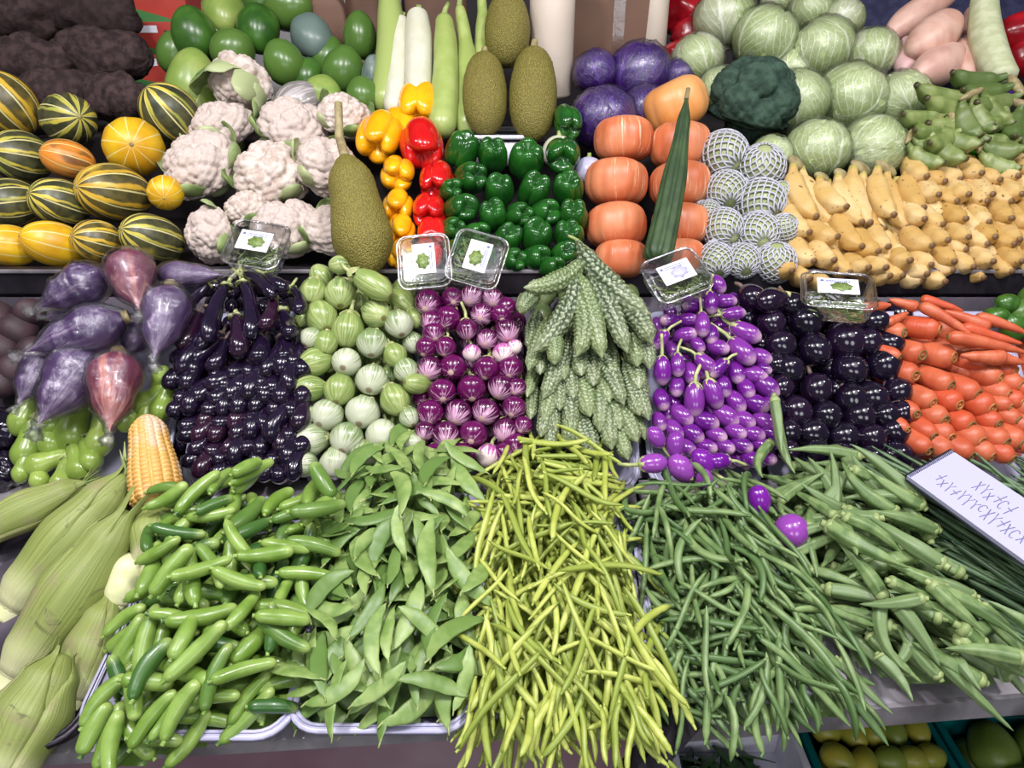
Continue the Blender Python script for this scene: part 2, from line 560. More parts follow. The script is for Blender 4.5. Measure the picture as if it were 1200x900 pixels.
M['broc'] = veg('broccoli_florets', C(40, 58, 50), C(62, 84, 70), None, 60, 0.8, 0.8, 500, spec=0.2)
M['guava'] = veg('pale_pear_skin', C(146, 158, 108), C(170, 176, 130), None, 30, 0.4)
M['net'] = plain('white_foam_net', C(178, 178, 188), 0.5)
M['cab_leaf'] = m_leafveins('cabbage_leaf', C(154, 174, 106), C(180, 194, 140), C(222, 228, 198), 0.36, 7, 0.8)
M['cab_leaf_pale'] = m_leafveins('pale_cabbage_leaf', C(182, 192, 146), C(200, 206, 172), C(228, 230, 212), 0.36, 6, 0.8)
M['pink'] = veg('pink_sweet_potato_skin', C(190, 146, 130), C(208, 170, 154), C(200, 162, 160), 25, 0.45, 0.15, 120)
M['snake'] = veg('pale_snake_gourd_skin', C(172, 178, 138), C(192, 196, 162), None, 60, 0.5, 0.2)
M['plantain'] = veg('green_plantain_skin', C(98, 116, 58), C(132, 144, 86), C(80, 100, 50), 25, 0.42, tip=(C(64, 60, 34), 0.93, 1.0))
def m_banana():
    s = Sh('banana_skin')
    o = seeded(s, s.obj()); t = s.t()
    c = s.mix(s.step(s.noise(o, 20, 3), 0.35, 0.65), C(196, 162, 98), C(212, 184, 132))
    c = s.mix(s.step(s.rnd(), 0.3, 1.0), c, C(186, 148, 82))
    c = s.mix(s.step(s.noise(o, 130, 3), 0.64, 0.72), c, C(112, 80, 44))
    c = s.mix(s.step(t, 0.955, 1.0), c, C(112, 82, 52))
    c = s.mix(s.step(t, 0.1, 0.0), c, C(160, 150, 74))
    return s.out(c, 0.45)
M['banana'] = m_banana()
M['bflower'] = m_streak('banana_flower_bracts', C(66, 36, 92), C(86, 54, 110), C(120, 88, 136), 4, 1.5, 0.5, 0.7, 0.2, 0.4)
M['bflower_red'] = m_streak('reddish_banana_flower_bracts', C(104, 36, 78), C(136, 52, 82), C(194, 108, 94), 4, 1.5, 0.45, 0.7, 0.25, 0.4)
M['black_egg'] = veg('black_eggplant_skin', C(14, 8, 24), C(22, 12, 34), C(28, 12, 36), 30, 0.14, coat=0.5, rvar=(0.5, 1.0))
M['long_egg'] = veg('dark_purple_eggplant_skin', C(20, 12, 32), C(28, 16, 40), C(44, 18, 40), 25, 0.15, coat=0.45, rvar=(0.82, 1.0))
M['green_striped'] = m_streak('green_streaked_eggplant', C(116, 138, 70), C(136, 154, 86), C(166, 178, 116), 9, 1.1, 0.46, 0.62, 0.15, 0.32, C(96, 122, 66), C(110, 104, 60))
M['white_striped'] = m_streak('white_green_streaked_eggplant', C(104, 126, 78), C(130, 150, 100), C(188, 192, 168), 10, 1.0, 0.44, 0.58, 0.30, 0.3, C(150, 166, 124), C(128, 112, 90))
M['purple_striped'] = m_streak('purple_white_streaked_eggplant', C(78, 8, 64), C(100, 16, 82), C(206, 158, 190), 8, 1.2, 0.70, 0.78, 0.5, 0.15, C(66, 8, 54), C(206, 170, 160), .26)
M['purple_pale'] = m_streak('pale_purple_eggplant', C(160, 70, 140), C(180, 100, 160), C(228, 206, 206), 5, 1.0, 0.5, 0.62, 0.5, 0.2)
M['violet'] = veg('violet_eggplant_skin', C(106, 26, 132), C(84, 16, 112), C(118, 46, 140), 14, 0.2, tip=(C(202, 164, 186), 0.72, 1.05), coat=0.35)
M['violet_plain'] = veg('deep_violet_eggplant_skin', C(112, 22, 146), C(90, 12, 122), C(140, 66, 160), 14, 0.18, coat=0.35)
M['pear_egg'] = veg('light_green_eggplant_skin', C(134, 158, 66), C(156, 178, 90), C(120, 146, 60), 18, 0.28, coat=0.2)
M['beet'] = veg('dull_beet_skin', C(64, 44, 50), C(50, 34, 40), None, 25, 0.6, 0.2)
def m_bitter():
    s = Sh('bitter_gourd_skin')
    o = s.obj(); t = s.t()
    h = s.node('Attribute', attribute_name='ridge').outputs['Fac']
    c = s.mix(s.step(h, 0.15, 0.75), C(54, 70, 44), C(172, 182, 148))
    c = s.mix(s.math('MULTIPLY', s.step(s.rnd(), 0.2, 1.0), 0.45), c, C(122, 142, 84))
    c = s.mix(s.math('MULTIPLY', s.step(t, 0.5, 1.0), 0.3), c, C(176, 184, 140))
    return s.out(c, 0.34, s.bump(s.noise(o, 260, 2), 0.25, 0.002), Coat_Weight=0.15, Coat_Roughness=0.15)
M['bitter'] = m_bitter()
def m_carrot():
    s = Sh('carrot_skin')
    o = seeded(s, s.obj()); x, y, t = s.sep(s.ct())
    rings = s.noise(s.comb(s.math('MULTIPLY', x, 0.6), s.math('MULTIPLY', y, 0.6), s.math('MULTIPLY', t, 30.0)), 1.0, 3)
    c = s.mix(s.step(s.noise(o, 22, 3), 0.35, 0.65), C(180, 82, 50), C(196, 104, 70))
    c = s.mix(s.step(s.rnd(), 0.3, 1.0), c, C(190, 78, 46))
    c = s.mix(s.math('MULTIPLY', s.step(rings, 0.58, 0.7), 0.35), c, C(178, 70, 30))
    return s.out(c, 0.42, s.bump(rings, 0.3, 0.002))
M['carrot'] = m_carrot()
M['carrot_scar'] = veg('carrot_crown_scar', C(150, 92, 48), C(176, 122, 66), C(120, 96, 52), 150, 0.6)
M['pumpkin'] = (lambda s: s.out(s.mix(s.math('MULTIPLY', s.step(s.noise(s.comb(s.math('MULTIPLY', s.sep(s.ct())[0], 9.0), s.math('MULTIPLY', s.sep(s.ct())[1], 9.0), s.math('ADD', s.math('MULTIPLY', s.t(), 1.4), s.math('MULTIPLY', s.rnd(), 21.0))), 1.0, 5, 0.7, 0.3), 0.58, 0.66), 0.85), s.mix(s.step(s.noise(seeded(s, s.obj()), 16, 3), 0.35, 0.65), C(196, 104, 64), C(210, 130, 90)), C(236, 204, 168)), 0.42))(Sh('orange_pumpkin_rind'))
M['pumpkin_tan'] = veg('tan_orange_pumpkin_rind', C(206, 138, 72), C(220, 156, 96), None, 14, 0.4)
M['luffa'] = veg('dark_ridged_gourd_skin', C(44, 64, 38), C(58, 80, 46), None, 40, 0.55, 0.3, 260)
M['corn'] = (lambda s: s.out(s.mix(s.math('MULTIPLY', s.step(s.noise(s.obj(), 24, 4), 0.52, 0.68), 0.6), s.mix(s.noise(s.obj(), 150, 2), C(206, 152, 70), C(220, 176, 108)), C(222, 196, 182)), 0.32, None, Coat_Weight=0.15))(Sh('corn_kernels'))
M['husk'] = m_husk('corn_husk')
M['husk_pale'] = veg('pale_corn_stalk', C(206, 208, 156), C(222, 220, 178), None, 40, 0.55)
M['cuke'] = veg('small_cucumber_skin', C(104, 136, 50), C(134, 162, 78), C(52, 92, 40), 26, 0.33, tip=(C(168, 190, 108), 0.75, 1.1), rvar=(0.55, 1.0), coat=0.2, bump=0.05, bscale=300)
M['flat'] = veg('flat_bean_pod', C(108, 136, 68), C(142, 164, 96), C(92, 122, 58), 40, 0.4, 0.12, 120)
M['yellow_bean'] = veg('cluster_bean_pod', C(156, 168, 72), C(184, 192, 98), C(134, 150, 62), 40, 0.4, tip=(C(116, 138, 50), 0.9, 1.0))
M['green_bean'] = veg('green_bean_pod', C(92, 118, 68), C(124, 146, 92), C(78, 106, 58), 40, 0.4)
M['long_bean'] = veg('yardlong_bean_pod', C(66, 92, 62), C(96, 122, 84), C(56, 82, 54), 40, 0.42)
M['okra'] = veg('okra_pod', C(88, 114, 64), C(126, 148, 94), C(110, 132, 86), 50, 0.45, 0.1, 200)
M['okra_cap'] = veg('okra_cap', C(126, 144, 88), C(152, 166, 110), None, 80, 0.5)
M['leafgreen'] = veg('dark_leafy_greens', C(24, 56, 24), C(46, 84, 36), None, 30, 0.5)
M['herb'] = veg('green_herb_sprigs', C(84, 104, 56), C(126, 142, 84), None, 60, 0.5)
M['mango'] = veg('yellow_mango_skin', C(176, 162, 56), C(140, 146, 54), C(120, 136, 52), 20, 0.4, 0.05)
M['lime'] = veg('green_mango_skin', C(96, 120, 46), C(120, 140, 60), C(84, 110, 44), 20, 0.4)
M['paper'] = plain('white_paper', C(176, 174, 204), 0.6)
M['ink'] = plain('blue_grey_ink', C(112, 112, 156), 0.6)
M['ink_dark'] = plain('dark_blue_print', C(92, 100, 150), 0.6)
M['label'] = plain('white_label_paper', C(230, 230, 240), 0.45)
M['green_print'] = veg('printed_leafy_picture', C(88, 112, 52), C(132, 150, 84), None, 300, 0.5)
M['wire'] = plain('binding_wire', C(84, 84, 110), 0.35, 0.8)
M['red_wrap'] = plain('red_printed_plastic', C(168, 18, 30), 0.25, 0, 20, C(120, 10, 22))
M['green_bowl'] = plain('bright_green_plastic', C(52, 168, 30), 0.3)
M['violet_sheet'] = plain('violet_plastic_sheet', C(66, 34, 120), 0.35)
M['red_card'] = plain('red_carton', C(178, 60, 46), 0.6, 0, 12, C(162, 48, 40))
M['green_card'] = plain('green_carton_print', C(60, 120, 62), 0.6)
M['grey_wall'] = plain('grey_plaster', C(150, 148, 150), 0.8, 0, 4, C(132, 130, 134))
M['navy'] = plain('navy_cloth', C(34, 36, 70), 0.7, 0, 30, C(60, 60, 96))
M['rim'] = m_film('box_rim_plastic', haze=0.3, wr=30, strength=0.2)

# ------------------------------------------------------------------ kinds of vegetables
TS = lambda n: cosine(n)

def ellipsoid(R, L, seg=28, n=18, mod=None, egg=0.0):
    t = TS(n)
    r = R * np.sqrt(np.maximum(0, 1 - (2 * t - 1) ** 2)) * (1 + egg * (t - 0.5) * 2)
    p = np.zeros((n, 3)); p[:, 2] = (t - 0.5) * L
    return sweep(p, r, seg, mod)

def lumpy(g, amp, scale, seed):
    """Dents and swellings: a few random waves over the body."""
    V, F, ct = g
    rg = np.random.default_rng(seed)
    c = V.mean(0); D = V - c
    R = np.linalg.norm(D, axis=1, keepdims=True) + 1e-9
    w = np.zeros(len(V))
    for _ in range(7):
        k = rg.normal(size=3) * scale
        w += np.sin(V @ k + rg.uniform(0, 6.28))
    return V + D / R * (w[:, None] * amp / 2.6), F, ct

def fib(n):
    i = np.arange(n) + 0.5
    z = 1 - 2 * i / n
    a = i * 2.399963
    s = np.sqrt(1 - z * z)
    return np.stack([s * np.cos(a), s * np.sin(a), z], 1)

def floret_head(R, squash, n1, a1, n2, a2, zcut, seed, seg=84, n=60, n3=0, a3=0):
    rg = np.random.default_rng(seed)
    V, F, ct = ellipsoid(1, 2, seg, n)
    D = V / (np.linalg.norm(V, axis=1)[:, None] + 1e-9)
    out = np.ones(len(D))
    for k, a in ((n1, a1), (n2, a2), (n3, a3)):
        if not k: continue
        Q = fib(k) + rg.normal(size=(k, 3)) * 0.35 / math.sqrt(k)
        Q /= np.linalg.norm(Q, axis=1)[:, None]
        sp = math.sqrt(4 * PI / k) * 0.62
        d = np.arccos(np.clip((D @ Q.T).max(1), -1, 1)) / sp
        out += a * (np.sqrt(np.maximum(0, 1 - np.minimum(d, 1) ** 2)) - 0.6)
    W = D * out[:, None] * R
    W[:, 2] *= squash
    lo = zcut * R
    W[:, 2] = np.where(W[:, 2] < lo, lo + (W[:, 2] - lo) * 0.35, W[:, 2])
    return W, F, ct

def leaf_blade(path, width, cup=0.25, seg=10, thick=0.06, wav=0.0):
    """A cupped, wavy leaf of some thickness along path."""
    path = np.asarray(path, float); n = len(path)
    V, F, ct = sweep(path, width, seg * 2, None, thick, ref=(1, 0, 0))
    a = ct[:, 0]; t = ct[:, 2]
    T = np.gradient(path, axis=0); T /= np.linalg.norm(T, axis=1)[:, None]
    up = np.cross(T, np.array((1.0, 0, 0))); up /= np.linalg.norm(up, axis=1)[:, None] + 1e-9
    i = np.repeat(np.arange(n), seg * 2)
    w = np.asarray(width)[i]
    V = V + up[i] * ((a * a) * w * cup + wav * w * np.sin(t * 16 + a * 3))[:, None]
    ct = ct.copy(); ct[:, 1] = t
    return V, F, ct

def stem_tube(p, r0, r1, seg=8, n=7):
    p = np.asarray(p, float)
    t = np.linspace(0, 1, n)
    tt = np.linspace(0, 1, len(p))
    P = np.stack([np.interp(t, tt, p[:, k]) for k in range(3)], 1)
    return sweep(P, r0 + (r1 - r0) * t, seg)

def calyx(R, z, lobes=5, depth=0.55, stem=None, thick=0.06, stem_r=0.16):
    """The cap at a fruit's stem end (at -z), with pointed lobes and a stalk."""
    n = 8
    rz = []
    for i in range(n):
        t = i / (n - 1)
        rz.append((R * (0.14 + 0.62 * t), z + R * depth * t * t))
    g = lathe(rz, lobes * 6, lambda th, r, zz, t: 1 + 0.0 * th, lambda th, r, zz, t: R * depth * 0.9 * t * np.abs(np.cos(th * lobes / 2)) ** 1.5 * t)
    V = g[0].copy()
    V[:, :2] *= 1.06 + thick
    out = [((V, g[1], g[2]), 0)]
    if stem is not None:
        out.append((stem_tube(stem, R * stem_r * 1.25, R * stem_r), 0))
    return out

def eggplant(name, R, L, ctrl, e0, e1, mat, seg=20, n=16, bend=0.0, stem=None, calmat='calyx', seed=0, lump=0.0, cal_r=0.8, lobes=5, stem_r=0.16):
    t = TS(n)
    g = sweep(bend_path(L, bend, t), R * capped(t, ctrl, e0, e1), seg)
    if lump: g = lumpy(g, lump, 60, seed)
    me = mesh(name, g, M[mat])
    parts = []
    if stem is not None:
        st = [(x, y, -L / 2 + zz) for x, y, zz in stem]
        parts.append(('stem_cap', mesh('stem_cap', calyx(R * cal_r, -L / 2 - R * 0.03, lobes, 0.5, st, stem_r=stem_r), M[calmat])))
    return Proto(name, me, R, L, parts)

K = {}
# melons, yams, papayas
for kind in ('green', 'mid', 'yellow', 'orange'):
    g = ellipsoid(0.05, 0.122, 40, 26, lambda th, t: 1 + 0.012 * np.cos(th * 10))
    scar = ellipsoid(0.004, 0.003, 12, 6)
    K['melon_' + kind] = Proto('striped_melon', mesh('striped_melon', g, M['melon_' + kind]), 0.05, 0.122,
                               [('blossom_scar', mesh('blossom_scar', moved(scar, (0, 0, 0.0605)), M['stem_dry']))])
K['yam'] = [Proto('yam_tuber', mesh('yam_tuber', lumpy(lumpy(ellipsoid(0.06, 0.22, 40, 30), 0.006, 45, 20 + i), 0.003, 160, i), M['yam']), 0.06, 0.22) for i in range(4)]
def papaya(mat, L, egg, seed):
    g = lumpy(ellipsoid(0.05, L, 32, 22, lambda th, t: 1 + 0.03 * np.cos(th * 5) * (1 - t), -egg), 0.0012, 40, seed)
    st = [(stem_tube([(0, 0, -L / 2 - 0.006), (0, 0, -L / 2 + 0.004)], 0.009, 0.011, 10), 0)]
    return Proto('green_papaya', mesh('green_papaya', g, M[mat]), 0.05, L, [('stem_scar', mesh('stem_scar', st, M['stem_dry']))])
K['papaya'] = papaya('papaya', 0.128, 0.10, 1)
K['papaya_pale'] = papaya('papaya_pale', 0.15, 0.18, 2)
K['papaya_grey'] = papaya('papaya_grey', 0.13, 0.08, 3)
K['ash'] = papaya('ash', 0.125, 0.05, 4)

# cauliflowers, broccoli
def cauliflower(seed, nleaf, up):
    R = 0.065
    head = floret_head(R, 0.82, 26, 0.20, 260, 0.10, -0.25, seed, 100, 70, 1500, 0.03)
    parts = []
    rg = np.random.default_rng(seed)
    for i in range(nleaf):
        a = 2 * PI * (i + rg.uniform(-.2, .2)) / nleaf
        L = R * rg.uniform(.8, 1.1) * (1.75 if up else 1)
        t = np.linspace(0, 1, 12)
        P = np.stack([np.zeros(12), R * 0.35 + R * (0.95 if not up else 0.72) * np.sin(t * 1.7), -R * 0.5 + L * (t ** 1.3)], 1)
        w = R * ((0.24 if up else .16) + (0.3 if up else .2) * np.sin(t * PI) + 0.06 * t) * rg.uniform(.85, 1.15); w[-1] *= 0.4
        g = leaf_blade(P, w, -0.35, 8, 0.1, 0.06)
        Rz = Matrix.Rotation(a, 4, 'Z')
        g = xf(g, Rz)
        parts.append(('leaf', mesh('leaf', g, M['cleaf'])))
    parts.append(('stalk', mesh('stalk', stem_tube([(0, 0, -R * 0.75), (0, 0, -R * 0.2)], R * 0.35, R * 0.5, 14), M['cleaf'])))
    return Proto('cauliflower', mesh('cauliflower', head, M['caulis']), R, 0.1, parts, 'curd')
K['caul'] = [cauliflower(i, 4, False) for i in range(4)]
K['caul_leafy'] = cauliflower(9, 7, True)
K['broc'] = Proto('broccoli_head', mesh('broccoli_head', floret_head(0.07, 0.95, 16, 0.22, 420, 0.05, -0.3, 3, 130, 90, 2600, 0.035), M['broc']), 0.07, 0.13,
                  [('stalk', mesh('stalk', stem_tube([(0, 0, -0.085), (0, 0, -0.02)], 0.02, 0.04, 14), M['broc']))], 'florets')

# tall gourds
def tall_gourd(name, L, R, ctrl, bend, mat, stemmed):
    t = TS(30)
    g = sweep(bend_path(L, bend, t), R * capped(t, ctrl, 0.06, 0.1), 24)
    x0 = 0
    parts = [('stem', mesh('stem', stem_tube([(0, 0, -L / 2 + 0.004), (0.002, 0, -L / 2 - 0.012), (0.008, 0, -L / 2 - 0.028 * stemmed)], 0.006, 0.004), M['stem']))]
    return Proto(name, mesh(name, g, M[mat]), R, L, parts)
K['gourd'] = tall_gourd('bottle_gourd', 0.26, 0.025, [(0, .62), (.3, .85), (.8, 1), (1, .95)], 0.006, 'gourd_green', 1)
K['gourd_neck'] = tall_gourd('bottle_gourd', 0.26, 0.025, [(0, .42), (.25, .55), (.5, .9), (.85, 1), (1, .9)], 0.01, 'gourd_green', 1)
K['gourd_w'] = tall_gourd('bottle_gourd', 0.2, 0.026, [(0, .8), (.3, 1), (.8, .95), (1, .9)], 0.003, 'gourd_white', .3)

def jackfruit(L, ctrl, stem, mat='jack'):
    t = TS(40)
    rg = np.random.default_rng(5)
    g = sweep(bend_path(L, 0.004, t), 0.045 * capped(t, ctrl, .22, .3), 44)
    Q = fib(900)
    V = g[0]; D = V / np.array([0.045, 0.045, L / 2]); D /= np.linalg.norm(D, axis=1)[:, None] + 1e-9
    d = np.arccos(np.clip((D @ Q.T).max(1), -1, 1)) / 0.06
    V = V * (1 + 0.022 * np.maximum(0, 1 - d))[:, None]
    st = stem_tube([(x, y, -L / 2 + z) for x, y, z in stem], 0.008, 0.0062, 10)
    return Proto('jackfruit', mesh('jackfruit', (V, g[1], g[2]), M[mat]), 0.045, L, [('stem', mesh('stem', st, M['stem_dry']))])
K['jack'] = jackfruit(0.145, [(0, .72), (.5, 1), (1, .85)], [(0, 0, 0.004), (0.002, 0, -0.012)])
K['jack_long'] = jackfruit(0.2, [(0, .5), (.3, .8), (.75, 1), (1, .8)], [(0, 0, 0.006), (-0.004, 0, -0.04), (0.012, 0.0, -0.09)])

# peppers, pumpkins
def pepper(R, H, lobes, mat, seed, stem=True):
    rg = np.random.default_rng(seed)
    ph = rg.uniform(0, 6.28); amp = rg.uniform(.14, .2)
    vary = [rg.uniform(.9, 1.08) for _ in range(lobes)]
    def lob(th):
        x = (th + ph) * lobes / 2
        k = ((th + ph) / (2 * PI) * lobes + 0.5).astype(int) % lobes
        return np.abs(np.cos(x)), np.array(vary)[k]
    rz = [(.10, -.30), (.28, -.44), (.5, -.5), (.74, -.47), (.92, -.34), (1.0, -.12), (.98, .12), (.9, .32), (.76, .45), (.56, .505), (.36, .47), (.18, .36), (.04, .30)]
    t = np.linspace(0, 1, 34); s = np.linspace(0, 1, len(rz))
    rr = np.interp(t, s, [r for r, z in rz]); zz = np.interp(t, s, [z for r, z in rz])
    for _ in range(2):
        rr[1:-1] = (rr[:-2] + 2 * rr[1:-1] + rr[2:]) / 4; zz[1:-1] = (zz[:-2] + 2 * zz[1:-1] + zz[2:]) / 4
    def fr(th, r, z, tt):
        c, v = lob(th)
        return (1 - amp * (1 - c ** 0.55)) * (1 + (v - 1) * 0.8)
    def fz(th, r, z, tt):
        c, v = lob(th)
        if z <= 0: return H * 0.07 * (c ** .6 - .7) * min(1, r / R) * (-1)
        m = math.sin(min(1, r / R / 0.95) * PI) if r < R * .95 else 0.2
        return H * (0.17 * m * (c ** .7 - .75)) * min(1, z / (H * .3)) + H * (v - 1) * .25 * min(1, z / H * 2)
    g = lathe(list(zip(rr * R, zz * H)), 72, fr, fz)
    st = [(stem_tube([(0, 0, -H * .28), (R * .03, 0, -H * .45), (R * .12, 0, -H * .62)], R * .16, R * .13, 10), 0),
          (lathe([(R * .05, -H * .33), (R * .3, -H * .37), (R * .34, -H * .36)], 20), 0)]
    return Proto('bell_pepper', mesh('bell_pepper', g, M[mat]), R, H, [('stem', mesh('stem', st, M['stem']))])
K['pep_g'] = [pepper(0.036, 0.07, 4 if i % 3 else 3, 'green_pep', i) for i in range(6)]
K['pep_y'] = [pepper(0.042, 0.085, 4, 'yellow_pep', 10 + i) for i in range(3)]
K['pep_r'] = [pepper(0.042, 0.085, 4 if i else 3, 'red_pep', 20 + i) for i in range(3)]

def pumpkin(mat, seed, ribs, hh=0.72):
    R = 0.06
    a = np.linspace(-PI / 2, PI / 2, 30)
    rz = []
    for x in a:
        c, s = math.cos(x), math.sin(x)
        r = R * abs(c) ** 0.62
        z = R * hh * math.copysign(abs(s) ** 0.8, s)
        if r < R * .45: z -= math.copysign(R * .10 * (1 - r / (R * .45)) ** 1.2, s)
        rz.append((r, z))
    g = lathe(rz, 80, lambda th, r, z, t: 1 - 0.035 * (1 - np.abs(np.cos(th * ribs / 2)) ** .8) * min(1, r / R * 1.5))
    g = lumpy(g, .0012, 40, seed)
    st = stem_tube([(0, 0, R * hh * .8), (.002, 0, R * hh * 1.05), (.006, 0, R * hh * 1.15)], .008, .006)
    return Proto('pumpkin', mesh('pumpkin', g, M[mat]), R, R * 2 * hh, [('blossom_scar', mesh('blossom_scar', moved(ellipsoid(.006, .003, 14, 6), (0, 0, -R * hh * .9)), M['stem_dry']))])
K['pump'] = [pumpkin('pumpkin', i, 12) for i in range(3)]
K['pump_tan'] = pumpkin('pumpkin_tan', 7, 10, .8)

# cabbages
def cap_leaf(R, az, half, e0, e1, lift, seed, nb=22, na=22):
    """A leaf laid over a ball: across by azimuth, along by height, edges tucked into the ball."""
    rg = np.random.default_rng(seed)
    ph = rg.uniform(0, 6.28)
    V, ct = [], []
    for i in range(nb + 1):
        b = i / nb
        el = e0 + (e1 - e0) * b
        shape = (1 - max(0, (b - .5) / .5) ** 2.2 * .75) * (.55 + .45 * min(1, b / .35))
        for j in range(na + 1):
            a = -1 + 2 * j / na
            aa = az + half * a * shape
            edge = max(abs(a), b if b > .5 else 0)
            r = R * (1 + lift * (1 - .25 * abs(a)) + (.012 * math.sin(aa * 9 + b * 7 + ph) + .008 * math.sin(b * 19 - aa * 5 + ph)) * min(1, edge * 1.3)
                     + .014 * math.exp(-(a / .12) ** 2) * (1 - b))
            if abs(a) > .999 or i == nb or i == 0: r = R * .965
            V.append((r * math.cos(el) * math.cos(aa), r * math.cos(el) * math.sin(aa), r * .93 * math.sin(el)))
            ct.append((a, b, 0))
    F = [(i * (na + 1) + j, i * (na + 1) + j + 1, (i + 1) * (na + 1) + j + 1, (i + 1) * (na + 1) + j) for i in range(nb) for j in range(na)]
    return np.array(V), F, np.array(ct)

def cabbage(name, mats, seed, film=None, R=0.075):
    rg = np.random.default_rng(seed)
    V, F, ct = lumpy(ellipsoid(R, R * 1.86, 36, 24), .0012, 40, seed)
    ct = ct.copy(); a = np.arctan2(V[:, 1], V[:, 0]); ct[:, 0] = ((a / (2 * PI) * 4) % 1) * 2 - 1; ct[:, 1] = ct[:, 2]
    parts = []
    for i in range(4):
        parts.append(('outer_leaf', mesh('outer_leaf', cap_leaf(R, i * PI / 2 + rg.uniform(-.3, .3), rg.uniform(1.15, 1.45), -1.35, rg.uniform(1.0, 1.9), .018 + .016 * i, seed * 10 + i), M[mats[i % len(mats)]])))
    parts.append(('stalk', mesh('stalk', stem_tube([(0, 0, -R * .86), (0, 0, -R * 1.02)], R * .24, R * .2, 16), M['gourd_white'])))
    if film:
        fg = lumpy(lumpy(ellipsoid(R * 1.10, R * 2.02, 44, 34), .0022, 130, seed + 5), .0015, 260, seed + 9)
        parts.append(('plastic_film', mesh('plastic_film', fg, M[film])))
    return Proto(name, mesh(name, (V, F, ct), M[mats[0]]), R, R * 1.86, parts, 'head')
K['cab'] = [cabbage('cabbage', ['cab_leaf'], i, 'film') for i in range(4)]
K['cab_pale'] = [cabbage('cabbage', ['cab_leaf_pale', 'cab_leaf'], 30 + i, 'film') for i in range(2)]
K['pcab'] = [cabbage('purple_cabbage', ['pcab'], 50 + i, 'film') for i in range(3)]

# foam-netted pears
def netted(seed):
    R = .034
    rg = np.random.default_rng(seed)
    g = ellipsoid(R, R * 2.2, 28, 18, None, .06)
    net = []
    k = 30
    for i in range(k):
        t = np.linspace(.02, .98, 40)
        sgn = 1 if i % 2 else -1
        az = 2 * PI * i / k + sgn * (PI / k) * .9 * np.sin(t * 2 * PI * 6.0)
        r = R * 1.07 * np.sqrt(np.maximum(0, 1 - (2 * t - 1) ** 2)) + .001
        P = np.stack([r * np.cos(az), r * np.sin(az), (t - .5) * R * 2.34], 1)
        net.append((sweep(P, .0015, 5), 0))
    tail = sweep(np.array([(0, 0, -R * 1.0), (0.002, 0, -R * 1.25), (-.002, .002, -R * 1.5)]), [.009, .014, .012], 14, lambda th, t: 1 + .25 * np.cos(th * 7))
    net.append((tail, 0))
    return Proto('pear', mesh('pear', g, M['guava']), R, R * 2.2, [('foam_net', mesh('foam_net', net, M['net']))])
K['pear'] = [netted(i) for i in range(2)]

# sweet potatoes, snake gourd, bananas
K['pink'] = [Proto('sweet_potato', mesh('sweet_potato', lumpy(sweep(bend_path(.2, .006, TS(24)), .036 * capped(TS(24), c, .25, .35), 26), .002, 50, i), M['pink']), .036, .2)
             for i, c in enumerate([[(0, .55), (.6, 1), (1, .9)], [(0, .8), (.5, 1), (1, .8)]])]
K['snake'] = Proto('snake_gourd', mesh('snake_gourd', sweep(bend_path(.3, .012, TS(30)), .022 * capped(TS(30), [(0, .8), (.6, 1), (1, .9)], .05, .06), 22, lambda th, t: 1 + .03 * np.cos(th * 8)), M['snake']), .022, .3)

def banana_geo(L, R, bend, seed):
    t = TS(22)
    r = R * smooth_interp(t, [(0, .34), (.10, .42), (.24, .9), (.5, 1), (.78, .86), (.93, .42), (.965, .3), (1, .26)])
    rg = np.random.default_rng(seed); ph = rg.uniform(0, 1)
    return sweep(bend_path(L, bend, t), r, 20, lambda th, tt: 1 + .05 * np.cos(5 * (th + ph)))
def banana_hand(name, fingers, L, R, mat, seed, spread=.22):
    """A hand: fingers side by side in x, crown at -z, tips towards +z and curving to +y."""
    rg = np.random.default_rng(seed)
    parts = []
    for i in range(fingers):
        g = banana_geo(L * rg.uniform(.92, 1.04), R, L * .12, seed * 10 + i)
        o = (i - (fingers - 1) / 2)
        A = Matrix.Translation((o * R * 1.2, 0, -L / 2)) @ Matrix.Rotation(o * spread / fingers * 1.6, 4, 'Y') @ Matrix.Rotation(rg.uniform(-.06, .06), 4, 'X') @ Matrix.Translation((0, 0, L / 2)) @ Matrix.Rotation(-PI / 2, 4, 'Z')
        parts.append((name, mesh(name, xf(g, A), M[mat])))
    crown = moved(ellipsoid(1, 2, 16, 10), (0, 0, 0), (R * .45 * fingers, R * .42, R * .7))
    return Proto(name + '_hand', mesh(name + '_crown', moved(crown, (0, 0, -L / 2 - R * .3)), M['stem_dry']), R, L, parts, 'crown')
K['bhand'] = [banana_hand('banana', 2 + i % 2, .13, .0205, 'banana', i) for i in range(4)]
K['bhand_small'] = [banana_hand('banana', 2 + i % 2, .105, .0195, 'banana', 10 + i) for i in range(4)]
K['phand'] = [banana_hand('plantain', 3, .16, .02, 'plantain', 20 + i) for i in range(3)]

